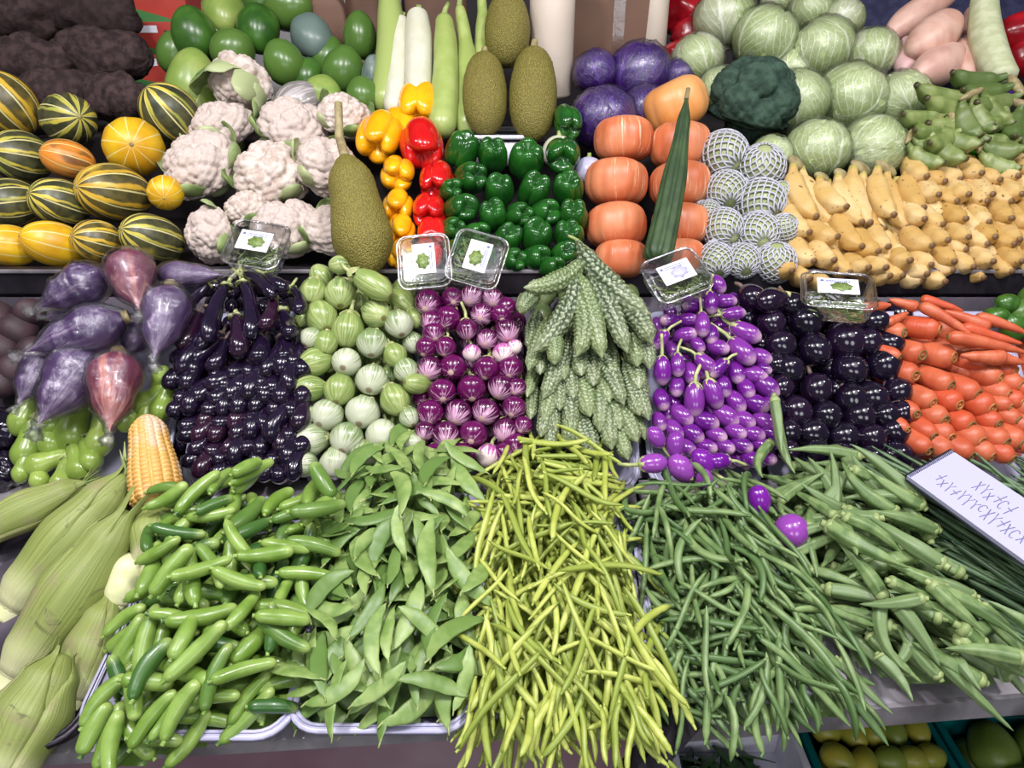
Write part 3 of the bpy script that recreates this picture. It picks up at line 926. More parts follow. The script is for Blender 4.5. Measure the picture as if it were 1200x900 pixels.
# banana flowers in film
def banana_flower(mat, seed):
    R, L = .036, .17
    t = TS(40)
    r = R * capped(t, [(0, .55), (.32, 1), (.62, .72), (1, .02)], .2, 0)
    tw = lambda th, tt: 1 + .045 * (((th * 3 / (2 * PI) + tt * 1.2) % 1) - .5)
    g = sweep(bend_path(L, .002, t), r, 40, tw)
    fr = R * 1.07 * capped(t, [(0, .6), (.32, 1), (.62, .76), (.93, .2), (1, .1)], .2, 0) + .0008
    f = lumpy(lumpy(sweep(bend_path(L * 1.10, .002, t), fr, 40), .0016, 140, seed), .0009, 330, seed + 3)
    tail = sweep(np.array([(0, 0, L * .53), (.003, 0, L * .59), (.004, .003, L * .65)]), [.004, .007, .009], 12, lambda th, tt: 1 + .4 * np.cos(th * 5))
    butt = stem_tube([(0, 0, -L * .49), (0, 0, -L * .55)], .011, .010, 12)
    return Proto('banana_flower', mesh('banana_flower', [(g, 0), (butt, 1)], [M[mat], M['stem_dry']]), R, L,
                 [('plastic_film', mesh('plastic_film', [(f, 0), (tail, 0)], M['film_white']))], 'bracts')
K['bflower'] = [banana_flower('bflower', i) for i in range(2)]
K['bflower_red'] = banana_flower('bflower_red', 5)

# eggplants
EGG = [(0, .62), (.55, 1), (1, .86)]
LONG = [(0, .5), (.35, .72), (.8, 1), (1, .9)]
st0 = [(0, 0, .004), (.001, 0, -.008), (.006, .002, -.02)]
st1 = [(0, 0, .004), (.002, 0, -.012), (.012, .003, -.032)]
K['long'] = [eggplant('long_eggplant', .012, .105, LONG, .1, .16, 'long_egg', 18, 18, b, st0, 'purple_stem', i, 0, .75, 5, .2) for i, b in enumerate((.006, -.005, .010, .002))]
K['long_cal'] = [eggplant('long_eggplant', .012, .12, LONG, .1, .16, 'long_egg', 18, 18, b, st1, 'calyx', i, 0, .95, 5, .22) for i, b in enumerate((.008, -.006))]
K['gs'] = [eggplant('striped_eggplant', .03, .073, EGG, .3, .45, 'green_striped', 30, 20, .001, st0, 'calyx', i, .0006) for i in range(2)]
K['gs_long'] = eggplant('striped_eggplant', .026, .088, [(0, .45), (.5, .95), (1, .9)], .2, .35, 'green_striped', 30, 22, .003, st0, 'calyx')
K['ws'] = [eggplant('striped_eggplant', .03, .064, EGG, .32, .48, 'white_striped', 30, 20, .001, st0, 'calyx', i, .0006) for i in range(2)]
K['ps'] = [eggplant('round_purple_eggplant', .022, .045, EGG, .35, .45, 'purple_striped', 26, 18, 0, st0, 'calyx', i, .0004) for i in range(2)]
K['ps_stem'] = eggplant('round_purple_eggplant', .022, .045, EGG, .35, .45, 'purple_striped', 26, 18, 0, [(0, 0, .004), (.002, 0, -.014), (.016, .004, -.03)], 'calyx', 4, .0004)
K['ps_pale'] = eggplant('round_purple_eggplant', .022, .042, EGG, .35, .48, 'purple_pale', 26, 18, 0, st0, 'calyx', 3, .0004)
K['vio'] = [eggplant('violet_eggplant', .0125, .036, [(0, .75), (.5, 1), (1, .92)], .3, .42, 'violet', 22, 16, b, None) for b in (.0, .0012)]
K['vio_stem'] = [eggplant('violet_eggplant', .0125, .038, [(0, .75), (.55, 1), (1, .92)], .25, .4, 'violet', 22, 16, .0008, s, 'calyx', 0, 0, .95, 5, .18)
                 for s in ([(0, 0, .003), (.001, 0, -.008), (.009, .002, -.026)], [(0, 0, .003), (-.002, 0, -.008), (-.010, .003, -.022)])]
K['vio_plain'] = eggplant('violet_eggplant', .0125, .036, [(0, .75), (.55, 1), (1, .92)], .25, .42, 'violet_plain', 22, 16, .0006, [(0, 0, .003), (.001, 0, -.009), (.007, .002, -.024)], 'calyx', 0, 0, .95, 5, .18)
K['blk'] = [eggplant('black_eggplant', .03, .064, [(0, .72), (.55, 1), (1, .93)], .35, .48, 'black_egg', 30, 20, 0, st0, 'purple_stem', i, .0012) for i in range(3)]
K['blk_long'] = eggplant('black_eggplant', .026, .085, [(0, .66), (.6, 1), (1, .95)], .3, .36, 'black_egg', 30, 22, .002, [(0, 0, .004), (.002, 0, -.014), (.012, .003, -.03)], 'calyx', 1, .0008)
K['pear_egg'] = [eggplant('light_green_eggplant', .026, .104, [(0, .5), (.4, .7), (.75, 1), (1, .9)], .2, .35, 'pear_egg', 26, 20, .003, st0, 'calyx', i, .001) for i in range(2)]
K['beet'] = [Proto('beet', mesh('beet', lumpy(ellipsoid(.032, .06, 24, 16), .002, 60, i), M['beet']), .032, .06) for i in range(2)]

# bitter gourds
def bitter(seed, bend, L=.17, R=.021):
    n, seg = 110, 72
    rg = np.random.default_rng(seed)
    t = np.linspace(0, 1, n)
    rad = R * capped(t, [(0, .22), (.22, .78), (.55, 1), (.85, .72), (1, .12)], .03, .04)
    ph = rg.uniform(0, 6.28, 8); fr = rg.uniform(13, 19, 8)
    H = np.zeros((n, seg))
    wart = .5 + .5 * rg.random((n // 4 + 2, seg // 4)).repeat(4, 0).repeat(4, 1)[:n, :seg]
    th = np.linspace(0, 2 * PI, seg, endpoint=False)
    for i in range(n):
        r1 = np.abs(np.cos(th * 4)) ** 1.6
        sec = ((th / (2 * PI) * 8).astype(int)) % 8
        beads = .5 + .5 * np.sin(t[i] * 2 * PI * fr[sec] + ph[sec])
        r2 = 1.4 * (np.abs(np.sin(th * 4)) ** 1.5) * (.5 + .5 * np.sin(th * 16 + t[i] * 40 + ph[0])) * (.5 + .5 * np.sin(t[i] * 120 + th * 5 + ph[1]))
        H[i] = .6 * r1 * (.45 + .55 * beads ** 2) + .5 * r2 * wart[i]
    def mod(a, tt):
        i = int(round(tt * (n - 1)))
        return 1 + .27 * H[i] - .10
    g = sweep(bend_path(L, bend, t), rad, seg, mod)
    me = mesh('bitter_gourd', g, M['bitter'])
    a = me.attributes.new('ridge', 'FLOAT', 'POINT')
    a.data.foreach_set('value', H.astype(np.float32).ravel())
    st = stem_tube([(0, 0, -L / 2 + .004), (.002, 0, -L / 2 - .006), (.006, 0, -L / 2 - .016)], .0035, .0025)
    return Proto('bitter_gourd', me, R, L, [('stem', mesh('stem', st, M['stem']))])
K['bitter'] = [bitter(0, .004), bitter(1, -.008), bitter(2, .014), bitter(3, .020)]
K['bitter_short'] = [bitter(4, .003, .12), bitter(5, -.004, .12), bitter(6, .006, .12)]

# carrots: stem end (thick, with the crown scar) is +z
def carrot(L, R, seed, bend):
    t = np.linspace(0, 1, 26)
    r = R * capped(t, [(0, .25), (.35, .72), (.8, 1), (1, .98)], .03, .10)
    r[-1] = R * .5
    g = lumpy(sweep(bend_path(L, bend, t), r, 22), R * .03, 80, seed)
    top = lathe([(R * .5, L / 2 - .0005), (R * .46, L / 2 + .0012), (R * .34, L / 2 + .0014), (R * .30, L / 2 - .0012), (R * .16, L / 2 - .0014), (R * .12, L / 2 + .001), (R * .02, L / 2 + .0014)], 18)
    x = bend_path(L, bend, t)[-1]
    return Proto('carrot', mesh('carrot', g, M['carrot']), R, L, [('crown_scar', mesh('crown_scar', moved(top, (x[0], x[1], 0)), M['carrot_scar']))], 'root')
K['carrot'] = [carrot(.13, .019, i, .002 * (i - 1)) for i in range(3)]
K['carrot_long'] = [carrot(.19, .015, 5 + i, .004 * i) for i in range(2)]

# pods
def pod(name, L, R, ctrl, e0, e1, mat, bend, seg=10, n=16, asp=1.0, mod=None, parts=(), twist=0.0):
    t = TS(n)
    g = sweep(bend_path(L, bend, t, twist), R * capped(t, ctrl, e0, e1), seg, mod, asp)
    p = Proto(name, mesh(name, g, M[mat]), R, L, parts)
    p.bend = bend
    return p

K['cuke'] = [pod('small_cucumber', L * .78, .0098, c, .14, .12, 'cuke', b, 16, 18, 1, lambda th, t: 1 + .025 * np.cos(th * 5),
                 [('stem', mesh('stem', stem_tube([(0, 0, -L * .39 + .002), (0, 0, -L * .39 - .003)], .003, .0028), M['cuke']))])
             for L, c, b in ((.082, [(0, .8), (.5, 1), (1, .75)], .003), (.092, [(0, .75), (.4, 1), (1, .7)], -.005), (.07, [(0, .85), (.5, 1.05), (1, .85)], .002),
                             (.085, [(0, .7), (.6, 1), (1, .8)], .009), (.1, [(0, .8), (.5, .95), (1, .7)], .006))]
for p in K['cuke']:
    for nm, me, *r in p.parts:
        me.transform(Matrix.Translation((0, 0, 0)))

def flat_bean(L, bend, seed):
    n = 24
    t = TS(n)
    R = .0110
    r = R * capped(t, [(0, .18), (.12, .55), (.35, 1), (.68, .98), (.9, .5), (1, .05)], .02, .02)
    rg = np.random.default_rng(seed)
    bumps = .2 + .1 * np.sin(t * 2 * PI * 4.5 + rg.uniform(0, 6)) ** 2
    P = bend_path(L, bend, t, rg.uniform(-.003, .003))
    g = sweep(P, r, 16, None, bumps)
    # stalk and curved tip
    st = stem_tube([(P[0, 0], P[0, 1], -L / 2 + .004), (P[0, 0] - .001, 0, -L / 2 - .006)], .0014, .001, 6, 4)
    p = Proto('flat_bean', mesh('flat_bean', g, M['flat']), R, L, [('stalk', mesh('stalk', st, M['stem']))], 'pod')
    p.bend = bend
    return p
K['flat'] = [flat_bean(.086, .012, 0), flat_bean(.095, .008, 1), flat_bean(.078, .015, 2), flat_bean(.09, -.006, 3), flat_bean(.098, .016, 4), flat_bean(.084, -.014, 5)]

def thin_bean(name, L, R, bend, mat, seed, beads=0.0):
    rg = np.random.default_rng(seed)
    t = TS(22)
    r = R * capped(t, [(0, .5), (.08, .85), (.5, 1), (.85, .85), (.95, .45), (1, .12)], .01, .01)
    if beads: r = r * (1 + beads * np.sin(t * 2 * PI * 7 + rg.uniform(0, 6)))
    g = sweep(bend_path(L, bend, t, rg.uniform(-.08, .08) * L * .4), r, 8, None, .75)
    st = stem_tube([(0, 0, -L / 2 + .002), (.0005, 0, -L / 2 - .003), (.0015, 0, -L / 2 - .005)], R * .4, R * .3, 6, 4)
    p = Proto(name, mesh(name, g, M[mat]), R, L, [('stalk', mesh('stalk', st, M[mat]))], 'pod')
    p.bend = bend
    return p
K['yb'] = [thin_bean('cluster_bean', L, .0047, b, 'yellow_bean', i, .05) for i, (L, b) in enumerate(((.12, .004), (.11, -.010), (.13, .014), (.10, .002), (.115, .008), (.125, -.004)))]
K['gb'] = [thin_bean('green_bean', L, .0052, b, 'green_bean', 10 + i, .05) for i, (L, b) in enumerate(((.10, .010), (.11, -.008), (.09, .016), (.12, .006), (.095, .024), (.105, .003)))]
K['lb'] = [thin_bean('yardlong_bean', L, .0043, b, 'long_bean', 20 + i, .03) for i, (L, b) in enumerate(((.30, .02), (.34, -.012), (.28, .03), (.32, .006)))]

def okra(L, bend, seed):
    R = .0095
    t = TS(22)
    r = R * capped(t, [(0, .95), (.25, 1), (.6, .72), (.9, .28), (1, .06)], .02, .02)
    g = sweep(bend_path(L, bend, t), r, 30, lambda th, tt: 1 + .09 * np.cos(th * 5) * (1 - .5 * tt))
    z = -L / 2
    cap = [(lathe([(R * .3, z - .006), (R * .75, z - .0055), (R * 1.02, z - .002), (R * .98, z + .002), (R * .9, z + .003)], 20), 0),
           (stem_tube([(0, 0, z - .004), (.0005, 0, z - .008), (.001, 0, z - .011)], R * .5, R * .46, 10, 5), 0)]
    p = Proto('okra_pod', mesh('okra_pod', g, M['okra']), R, L, [('stem_cap', mesh('stem_cap', cap, M['okra_cap']))], 'pod')
    p.bend = bend
    return p
K['okra'] = [okra(.085, .004, 0), okra(.095, .009, 1), okra(.075, -.003, 2), okra(.11, .006, 3), okra(.09, .014, 4)]

# corn
def corn_cob():
    L, R = .125, .031
    n, seg = 21 * 9, 14 * 9
    t = np.linspace(0, 1, n)
    r = R * capped(t, [(0, .62), (.2, .76), (.75, 1.0), (1, 1.0)], .22, .06)
    mod = lambda th, tt: 1 + .15 * (np.abs(np.sin(th * 7)) ** .4) * (abs(math.sin(tt * PI * 21)) ** .4) - .09
    return mesh('corn_cob', sweep(bend_path(L, 0, t), r, seg, mod), M['corn']), R, L

def husk_ear(seed, leaves=4, tuft=True, L=.24, R=.034):
    """An ear in its husk: stalk end at -z, silk end at +z."""
    rg = np.random.default_rng(seed)
    t = TS(34)
    ctrl = [(0, .5), (.18, .82), (.5, 1), (.8, .72), (1, .3)]
    r = R * capped(t, ctrl, .03, .05)
    body = lumpy(sweep(bend_path(L, 0, t), r, 36, lambda th, tt: 1 + .012 * np.cos(th * 14)), .0012, 40, seed)
    parts = []
    for i in range(leaves):
        az = 2 * PI * i / leaves + rg.uniform(-.4, .4)
        half = rg.uniform(.9, 1.3)
        ext = rg.uniform(.0, .16)
        V, ct = [], []
        nb, na = 30, 14
        for a_ in range(nb + 1):
            b = a_ / nb
            tt = b * (1 + ext)
            rr = float(R * capped(np.array([min(tt, 1)]), ctrl, .03, 0)[0])
            w = half * (1 - max(0, (b - .45) / .55) ** 1.8 * .85)
            for j in range(na + 1):
                a = -1 + 2 * j / na
                ang = az + w * a
                q = rr * (1.04 + .035 * (i % 2) + .015 * math.sin(b * 9 + a * 2 + i) + .05 * b * b)
                if tt > 1: q += (tt - 1) * L * .10
                if abs(a) > .99: q -= rr * (.07 if b < .85 else .0)
                V.append((q * math.cos(ang), q * math.sin(ang), (tt - .5) * L)); ct.append((math.cos(ang), math.sin(ang), b))
        V = np.array(V); ct = np.array(ct)
        # thickness: a second sheet just inside
        V2 = V.copy(); V2[:, :2] *= .975
        m = na + 1; N = len(V)
        F = []
        for a_ in range(nb):
            for j in range(na):
                q = (a_ * m + j, a_ * m + j + 1, (a_ + 1) * m + j + 1, (a_ + 1) * m + j)
                F.append(q); F.append(tuple(N + x for x in reversed(q)))
        for a_ in range(nb):
            F.append((a_ * m, (a_ + 1) * m, N + (a_ + 1) * m, N + a_ * m)); F.append((N + a_ * m + na, N + (a_ + 1) * m + na, (a_ + 1) * m + na, a_ * m + na))
        parts.append(('husk_leaf', mesh('husk_leaf', (np.concatenate([V, V2]), F, np.concatenate([ct, ct])), M['husk'])))
    parts.append(('stalk', mesh('stalk', stem_tube([(0, 0, -L / 2 + .01), (0, 0, -L / 2 - .012)], R * .52, R * .48, 18), M['husk_pale'])))
    if tuft:
        silk = []
        for k in range(16):
            a = rg.uniform(0, 6.28); s = rg.uniform(.2, 1)
            P = np.array([(0, 0, L * .44), (.008 * s * math.cos(a), .008 * s * math.sin(a), L * .52), (.03 * s * math.cos(a), .03 * s * math.sin(a), L * .52 + .045 * rg.uniform(.4, 1))])
            silk.append((sweep(P, [.005, .008, .001], 6, None, .2), 0))
        parts.append(('tip_leaves', mesh('tip_leaves', silk, M['stem'])))
    return Proto('corn_ear', mesh('corn_ear', body, M['husk']), R, L, parts, 'husk')
K['husk'] = [husk_ear(i, 4, i < 2) for i in range(4)]
K['husk_pale'] = Proto('corn_ear', mesh('corn_ear', sweep(bend_path(.12, 0, TS(20)), .03 * capped(TS(20), [(0, .55), (.3, .9), (.7, 1), (1, .8)], .05, .2), 26), M['husk_pale']), .03, .12,
                       [('stalk', mesh('stalk', stem_tube([(0, 0, -.055), (0, 0, -.068)], .015, .014, 16), M['husk_pale']))])
K['mango'] = [Proto('yellow_mango', mesh('yellow_mango', lumpy(ellipsoid(.021, .054, 24, 18, None, -.12), .0012, 60, i), M['mango']), .021, .054) for i in range(2)]
K['lime'] = Proto('green_mango', mesh('green_mango', lumpy(ellipsoid(.036, .09, 24, 18, None, -.1), .0015, 50, 3), M['lime']), .036, .09)

# ------------------------------------------------------------------ the stall: floor, back wall, table, ramp, shelves
def ray(u, v):
    return FWD + RIGHT * ((u - 600.0) / FPX) + UP * ((450.0 - v) / FPX)

def on_z(u, v, z):
    r = ray(u, v)
    return CAM + r * ((z - CAM.z) / r.z)

TY, TZ, TS_ = 0.50, 0.765, 0.231          # the sloping table: height TZ at TY, rising TS_ per metre
def P2(u, v, h=0.0):
    r = ray(u, v)
    k = (TZ + h + (CAM.y - TY) * TS_ - CAM.z) / (r.z - r.y * TS_)
    return CAM + r * k

def prism(pts, down):
    n = len(pts)
    V = [tuple(p) for p in pts] + [tuple(Vector(p) + Vector(down)) for p in pts]
    F = [tuple(range(n)), tuple(range(2 * n - 1, n - 1, -1))] + [(i, n + i, n + (i + 1) % n, (i + 1) % n) for i in range(n)]
    V = np.array(V); return V, F, np.zeros_like(V)

def slab(x0, x1, y0, y1, z0, z1):
    return moved(box(x1 - x0, y1 - y0, z1 - z0, 0.002), ((x0 + x1) / 2, (y0 + y1) / 2, (z0 + z1) / 2))

solo('floor', slab(-4, 4, -2, 4, -0.05, 0.0), M['floor'], kind='structure', smooth=False)
solo('wall_back', slab(-4, 4, 2.9, 3.0, 0, 3.4), M['dark_panel'], kind='structure', smooth=False)

drop = -0.016
lt = [P2(-260, 905, drop), P2(60, 884, drop), P2(560, 853, drop), P2(792, 848, drop)]
ytop = 0.905
back = lambda x: Vector((x, ytop, TZ + drop + (ytop - TY) * TS_))
t = holder('display_table', Matrix.Translation((-0.4, 0.7, 0)), 'sloping steel table with reflection-tinted mauve apron under the cucumber and flat bean trays', 'table')
ti = t.matrix_world.inverted()
def tpart(nm, g, m, parent, inv): return solo(nm, xf(g, inv), m, parent=parent, smooth=False)
tpart('table_top', prism(lt + [back(lt[3].x), back(lt[0].x)], (0, 0, -0.02)), M['steel'], t, ti)
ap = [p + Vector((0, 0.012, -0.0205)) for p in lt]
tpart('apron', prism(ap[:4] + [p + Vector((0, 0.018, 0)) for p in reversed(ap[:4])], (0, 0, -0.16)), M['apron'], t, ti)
for lx in (-0.95, -0.32):
    tpart('leg', slab(lx - .02, lx + .02, .80, .84, 0, .80), M['steel_dark'], t, ti)
    tpart('leg', slab(lx - .02, lx + .02, .56, .60, 0, .742), M['steel_dark'], t, ti)

rt = [P2(800, 846, drop), P2(1153, 818, drop), P2(1420, 797, drop)]
t = holder('display_table', Matrix.Translation((0.6, 0.7, 0)), 'sloping steel table with folded lip under the green beans and okra', 'table')
ti = t.matrix_world.inverted()
tpart('table_top', prism(rt + [back(rt[2].x), back(rt[0].x)], (0, 0, -0.012)), M['steel'], t, ti)
lip = [p + Vector((0, 0, 0.001)) for p in rt]
tpart('lip', prism([p + Vector((0, -0.004, 0)) for p in lip] + [p + Vector((0, 0.002, 0)) for p in reversed(lip)], (0, 0, -0.034)), M['steel'], t, ti)
bp, bq = at(806, 838, .795), at(722, 930, .735)
tpart('brace', sweep(np.array([bp, bq]), .019, 4, None, .6), M['steel_dark'], t, ti)
for lx in (0.24, 1.0):
    tpart('leg', slab(lx - .02, lx + .02, .878, .905, 0, .80), M['steel_dark'], t, ti)
tpart('leg', slab(1.41, 1.44, .62, .66, 0, .74), M['steel_dark'], t, ti)
tpart('lower_shelf', slab(-.25, 1.45, .45, .92, .335, .355), M['steel_dark'], t, ti)

# the sloped ramp of the middle tier, the riser and the shelf of the upper tier
t = holder('display_rack', Matrix.Translation((0, 1.2, 0)), 'dark steel rack with sloped middle tier and long upper shelf', 'rack')
ti = t.matrix_world.inverted()
R0, R1 = Vector((0, .918, .842)), Vector((0, 1.172, 1.066))
RS = (R1 - R0).normalized()
RN = Vector((0, -RS.z, RS.y))
tpart('ramp', prism([Vector((-1.5, *R0[1:])) - RN * .02, Vector((1.6, *R0[1:])) - RN * .02, Vector((1.6, *R1[1:])) - RN * .02, Vector((-1.5, *R1[1:])) - RN * .02], (0, .015, -.018)), M['steel_dark'], t, ti)
tpart('upper_shelf', slab(-1.7, 1.9, 1.205, 2.3, 1.065, 1.085), M['steel_dark'], t, ti)
tpart('shelf_lip', slab(-1.7, 1.9, 1.198, 1.212, 1.052, 1.101), M['steel_dark'], t, ti)
tpart('shelf_trim', slab(-1.7, 1.9, 1.194, 1.2, 1.0935, 1.1), M['steel'], t, ti)
tpart('riser', slab(-1.7, 1.9, 1.215, 1.23, .86, 1.064), M['steel_dark'], t, ti)
tpart('back_step', slab(-1.7, 1.9, 1.62, 2.3, 1.085, 1.26), M['dark_panel'], t, ti)
for lx in (-1.4, 0, 1.5):
    tpart('leg', slab(lx - .02, lx + .02, 1.25, 1.29, 0, 1.065), M['steel_dark'], t, ti)
    tpart('leg', slab(lx - .02, lx + .02, 2.2, 2.24, 0, 1.065), M['steel_dark'], t, ti)
    tpart('leg', slab(lx - .02, lx + .02, .93, .96, 0, .82), M['steel_dark'], t, ti)

# ------------------------------------------------------------------ trays
def tray_geo(hx, hy, h, wall=0.0035):
    r0, r1 = rect_ring(hx * .93, hy * .95, .03), rect_ring(hx, hy, .035)
    z = lambda ring, zz: np.column_stack([ring, np.full(len(ring), zz)])
    inner = rect_ring(hx - wall, hy - wall, .032); inner0 = rect_ring(hx * .93 - wall, hy * .95 - wall, .027)
    body = loft([z(r0, 0), z(r1, h), z(inner, h), z(inner0, wall)], (True, True))
    rim = loft([z(rect_ring(hx, hy, .035), h - .002), z(rect_ring(hx + .007, hy + .007, .042), h + .001), z(rect_ring(hx + .007, hy + .007, .042), h - .008),
                z(rect_ring(hx + .005, hy + .005, .04), h - .008), z(rect_ring(hx + .005, hy + .005, .04), h - .003), z(rect_ring(hx, hy, .035), h - .004)], (False, False))
    return body, rim
def tray(M4, hx, hy, h, label, mat='tray', name='vegetable_tray'):
    b, r = tray_geo(hx, hy, h)
    o = solo(name, b, M[mat], label, 'tray', 'plastic trays under the vegetables', M=M4)
    solo('rim', r, M[mat], parent=o)
    return o
TN = Vector((0, -TS_, 1)).normalized()
TSL = Vector((0, 1, TS_)).normalized()
def table_tray(uL, uR, v, ln, label, mat='tray', rot=0.0):
    a, b = P2(uL, v, .02), P2(uR, v, .02)
    w = (b.x - a.x) / 2
    c = Vector(((a.x + b.x) / 2, a.y, TZ + (a.y - TY) * TS_)) + TSL * (ln / 2) - TN * .012
    x = Vector((1, 0, 0))
    if rot:
        q = Matrix.Rotation(rot, 3, TN); x = q @ x
    y = TN.cross(x)
    return tray(mat4(c, x, y, TN), w, ln / 2, .036, label, mat)
table_tray(92, 336, 856, .335, 'lavender plastic tray holding the heap of small cucumbers')
table_tray(338, 552, 848, .335, 'lavender plastic tray holding the heap of flat beans')
table_tray(562, 762, 834, .315, 'lavender plastic tray buried under the yellowish cluster beans')
table_tray(776, 960, 812, .29, 'lavender plastic tray buried under the green beans')
table_tray(-190, 84, 866, .36, 'dark plastic tray under the husked corn ears', 'steel_dark')
def ramp_tray(uL, uR, label):
    a, b = at(uL, 548, 1.06), at(uR, 548, 1.06)
    w = (b.x - a.x) / 2
    c = Vector(((a.x + b.x) / 2, 0, 0)) + R0 + RS * .13 - RN * .018
    return tray(mat4(c, Vector((1, 0, 0)), RS, RN), w - .008, .155, .032, label)
for a, b, nm in ((20, 178, 'light green eggplants'), (196, 340, 'long black eggplants'), (346, 486, 'pale green striped eggplants'), (490, 616, 'round purple eggplants'),
                 (624, 758, 'bitter gourds'), (766, 908, 'small violet eggplants'), (914, 1062, 'round black eggplants'), (1070, 1260, 'carrots')):
    ramp_tray(a, b, 'shallow lavender tray under the stacked ' + nm)

# ------------------------------------------------------------------ upper tier, far side to near side
def many(pr): return pr[random.randrange(len(pr))] if isinstance(pr, list) else pr

# yam tubers and red cartons
for i, (u, v, r, w, a) in enumerate([(18, 18, 36, 1.25, 5), (112, 16, 32, 1.1, -8), (28, 78, 33, 1.2, 0), (122, 66, 31, 1.25, -6), (60, 112, 30, 1.2, 8), (138, 116, 27, 1.0, 0), (-25, 122, 34, 1.1, 0)]):
    put(K['yam'][i % 4], u, v, r, a, 0.12, d_back, ['big dark yam tuber at the very top of the yam heap beside the frame edge', 'dark rough yam at the heap top beside the red cartons',
        'blackish yam tuber in the middle of the heap above the yellow melons', 'long rough brown yam lying just below the red cartons', 'dark yam half hidden low in the heap',
        'short brown yam resting behind the striped melons', 'dark yam at the outer end above the melon stack'][i], 'yam', 'dark yam tubers', stretch=w * .85, dd=.06)

def carton(u0, v0, u1, v1, d, label):
    a, b = at(u0, v1, d), at(u1, v0, d)
    w, h, dp = b.x - a.x, (a - at(u0, v0, d)).length, .3
    c = Vector(((a.x + b.x) / 2, a.y + dp / 2, (a.z + at(u0, v0, d).z) / 2))
    o = solo('carton', box(w, dp, h, .004), M['red_card'], label, 'carton', 'red and green cartons', M=Matrix.Translation(c))
    s = -dp / 2 - .0008
    g = prism([(-w / 2 + .004, s, -h / 2 + .004), (w / 2 - .004, s, -h / 2 + .004), (w * .1, s, -h * .28), (-w / 2 + .004, s, -h * .02)], (0, .0009, 0))
    solo('green_print', g, M['green_card'], parent=o, smooth=False)
    solo('white_sticker', moved(box(w * .42, .002, h * .2), (-w * .08, s, h * .3)), M['label'], parent=o, smooth=False)
    solo('handle_hole', moved(box(w * .07, .002, h * .16, .0009), (w * .26, s, h * .18)), M['dark_panel'], parent=o, smooth=False)
carton(138, -22, 222, 27, 1.93, 'topmost red and green carton behind the yams')
carton(138, 28, 222, 65, 1.93, 'middle red and green carton behind the dark green papayas')
carton(138, 66, 222, 104, 1.93, 'lowest red and green carton mostly hidden by a pale papaya')
solo('wall_panel', prism([at(215, -60, 2.25), at(470, -60, 2.25), at(470, 140, 2.25), at(215, 140, 2.25)], (0, .02, 0)), M['grey_wall'], kind='structure', smooth=False)

for i, (pk, u, v, r, a, out, st, lab) in enumerate([
    ('papaya', 228, 42, 25, 100, .3, 1, 'dark green papaya beside the red cartons'), ('papaya_pale', 262, 16, 24, -70, .5, .9, 'light green papaya at the heap top next to the dark papaya'),
    ('papaya', 303, 34, 24, -80, .3, 1, 'green papaya standing upright above the leafy cauliflower'), ('papaya', 273, 60, 25, 30, .5, .8, 'bright green papaya just above the leafy cauliflower'),
    ('papaya_pale', 226, 101, 30, 80, .3, .95, 'big yellow-green papaya beside the melon with dark stripes'), ('papaya', 338, 10, 24, 0, .4, 1, 'green papaya at the top of the frame over the bluish one'),
    ('papaya_grey', 366, 44, 24, -60, .5, 1, 'bluish grey papaya with a pale stem scar'), ('papaya', 333, 74, 23, 110, .3, .9, 'dark green papaya under the bluish grey one'),
    ('papaya', 403, 83, 24, 80, .4, .9, 'round green papaya below the bluish grey one'), ('papaya', 422, 42, 19, 90, .3, 1.1, 'small green papaya beside the tall green gourd'),
    ('ash', 352, 122, 25, -150, .4, 1, 'greyish striped fruit tucked between two cauliflowers'), ('papaya_pale', 381, 112, 20, -45, .4, .9, 'small yellow-green papaya behind the cauliflowers'),
    ('papaya', 425, 113, 19, 90, .4, .9, 'low green papaya against the gourd stems'), ('papaya_grey', 440, 86, 16, 90, .3, 1, 'small greyish papaya wedged behind the tall green gourd'),
    ('papaya', 252, 42, 20, 40, .4, .9, 'dark papaya wedged behind the light green one'), ('papaya', 308, 2, 22, 60, .3, 1, 'green papaya cut off by the top of the frame'),
    ('papaya', 360, 92, 20, 70, .3, .9, 'dark papaya in the gap under the bluish grey one'), ('papaya', 205, 62, 20, 70, .3, 1, 'dark papaya behind the big yellow-green papaya'), ('papaya', 385, 70, 20, 70, .3, 1, 'dark papaya in the back of the heap')]):
    put(K[pk], u, v, r, a, out, d_back, lab, 'papaya', 'green papayas', stretch=st, dd=(.09 if i >= 14 else .02))
solo('paper_bag', lumpy(loft([np.column_stack([rect_ring(.05 * k, .03, .012), np.full(28, z)]) for k, z in ((1, 0), (1.05, .05), (.9, .1), (.5, .14))]), .004, 60, 3), M['brown_card'], 'crumpled pinkish brown paper between the papayas and the gourds', 'paper', M=Matrix.Translation(at(390, 60, 1.82)))

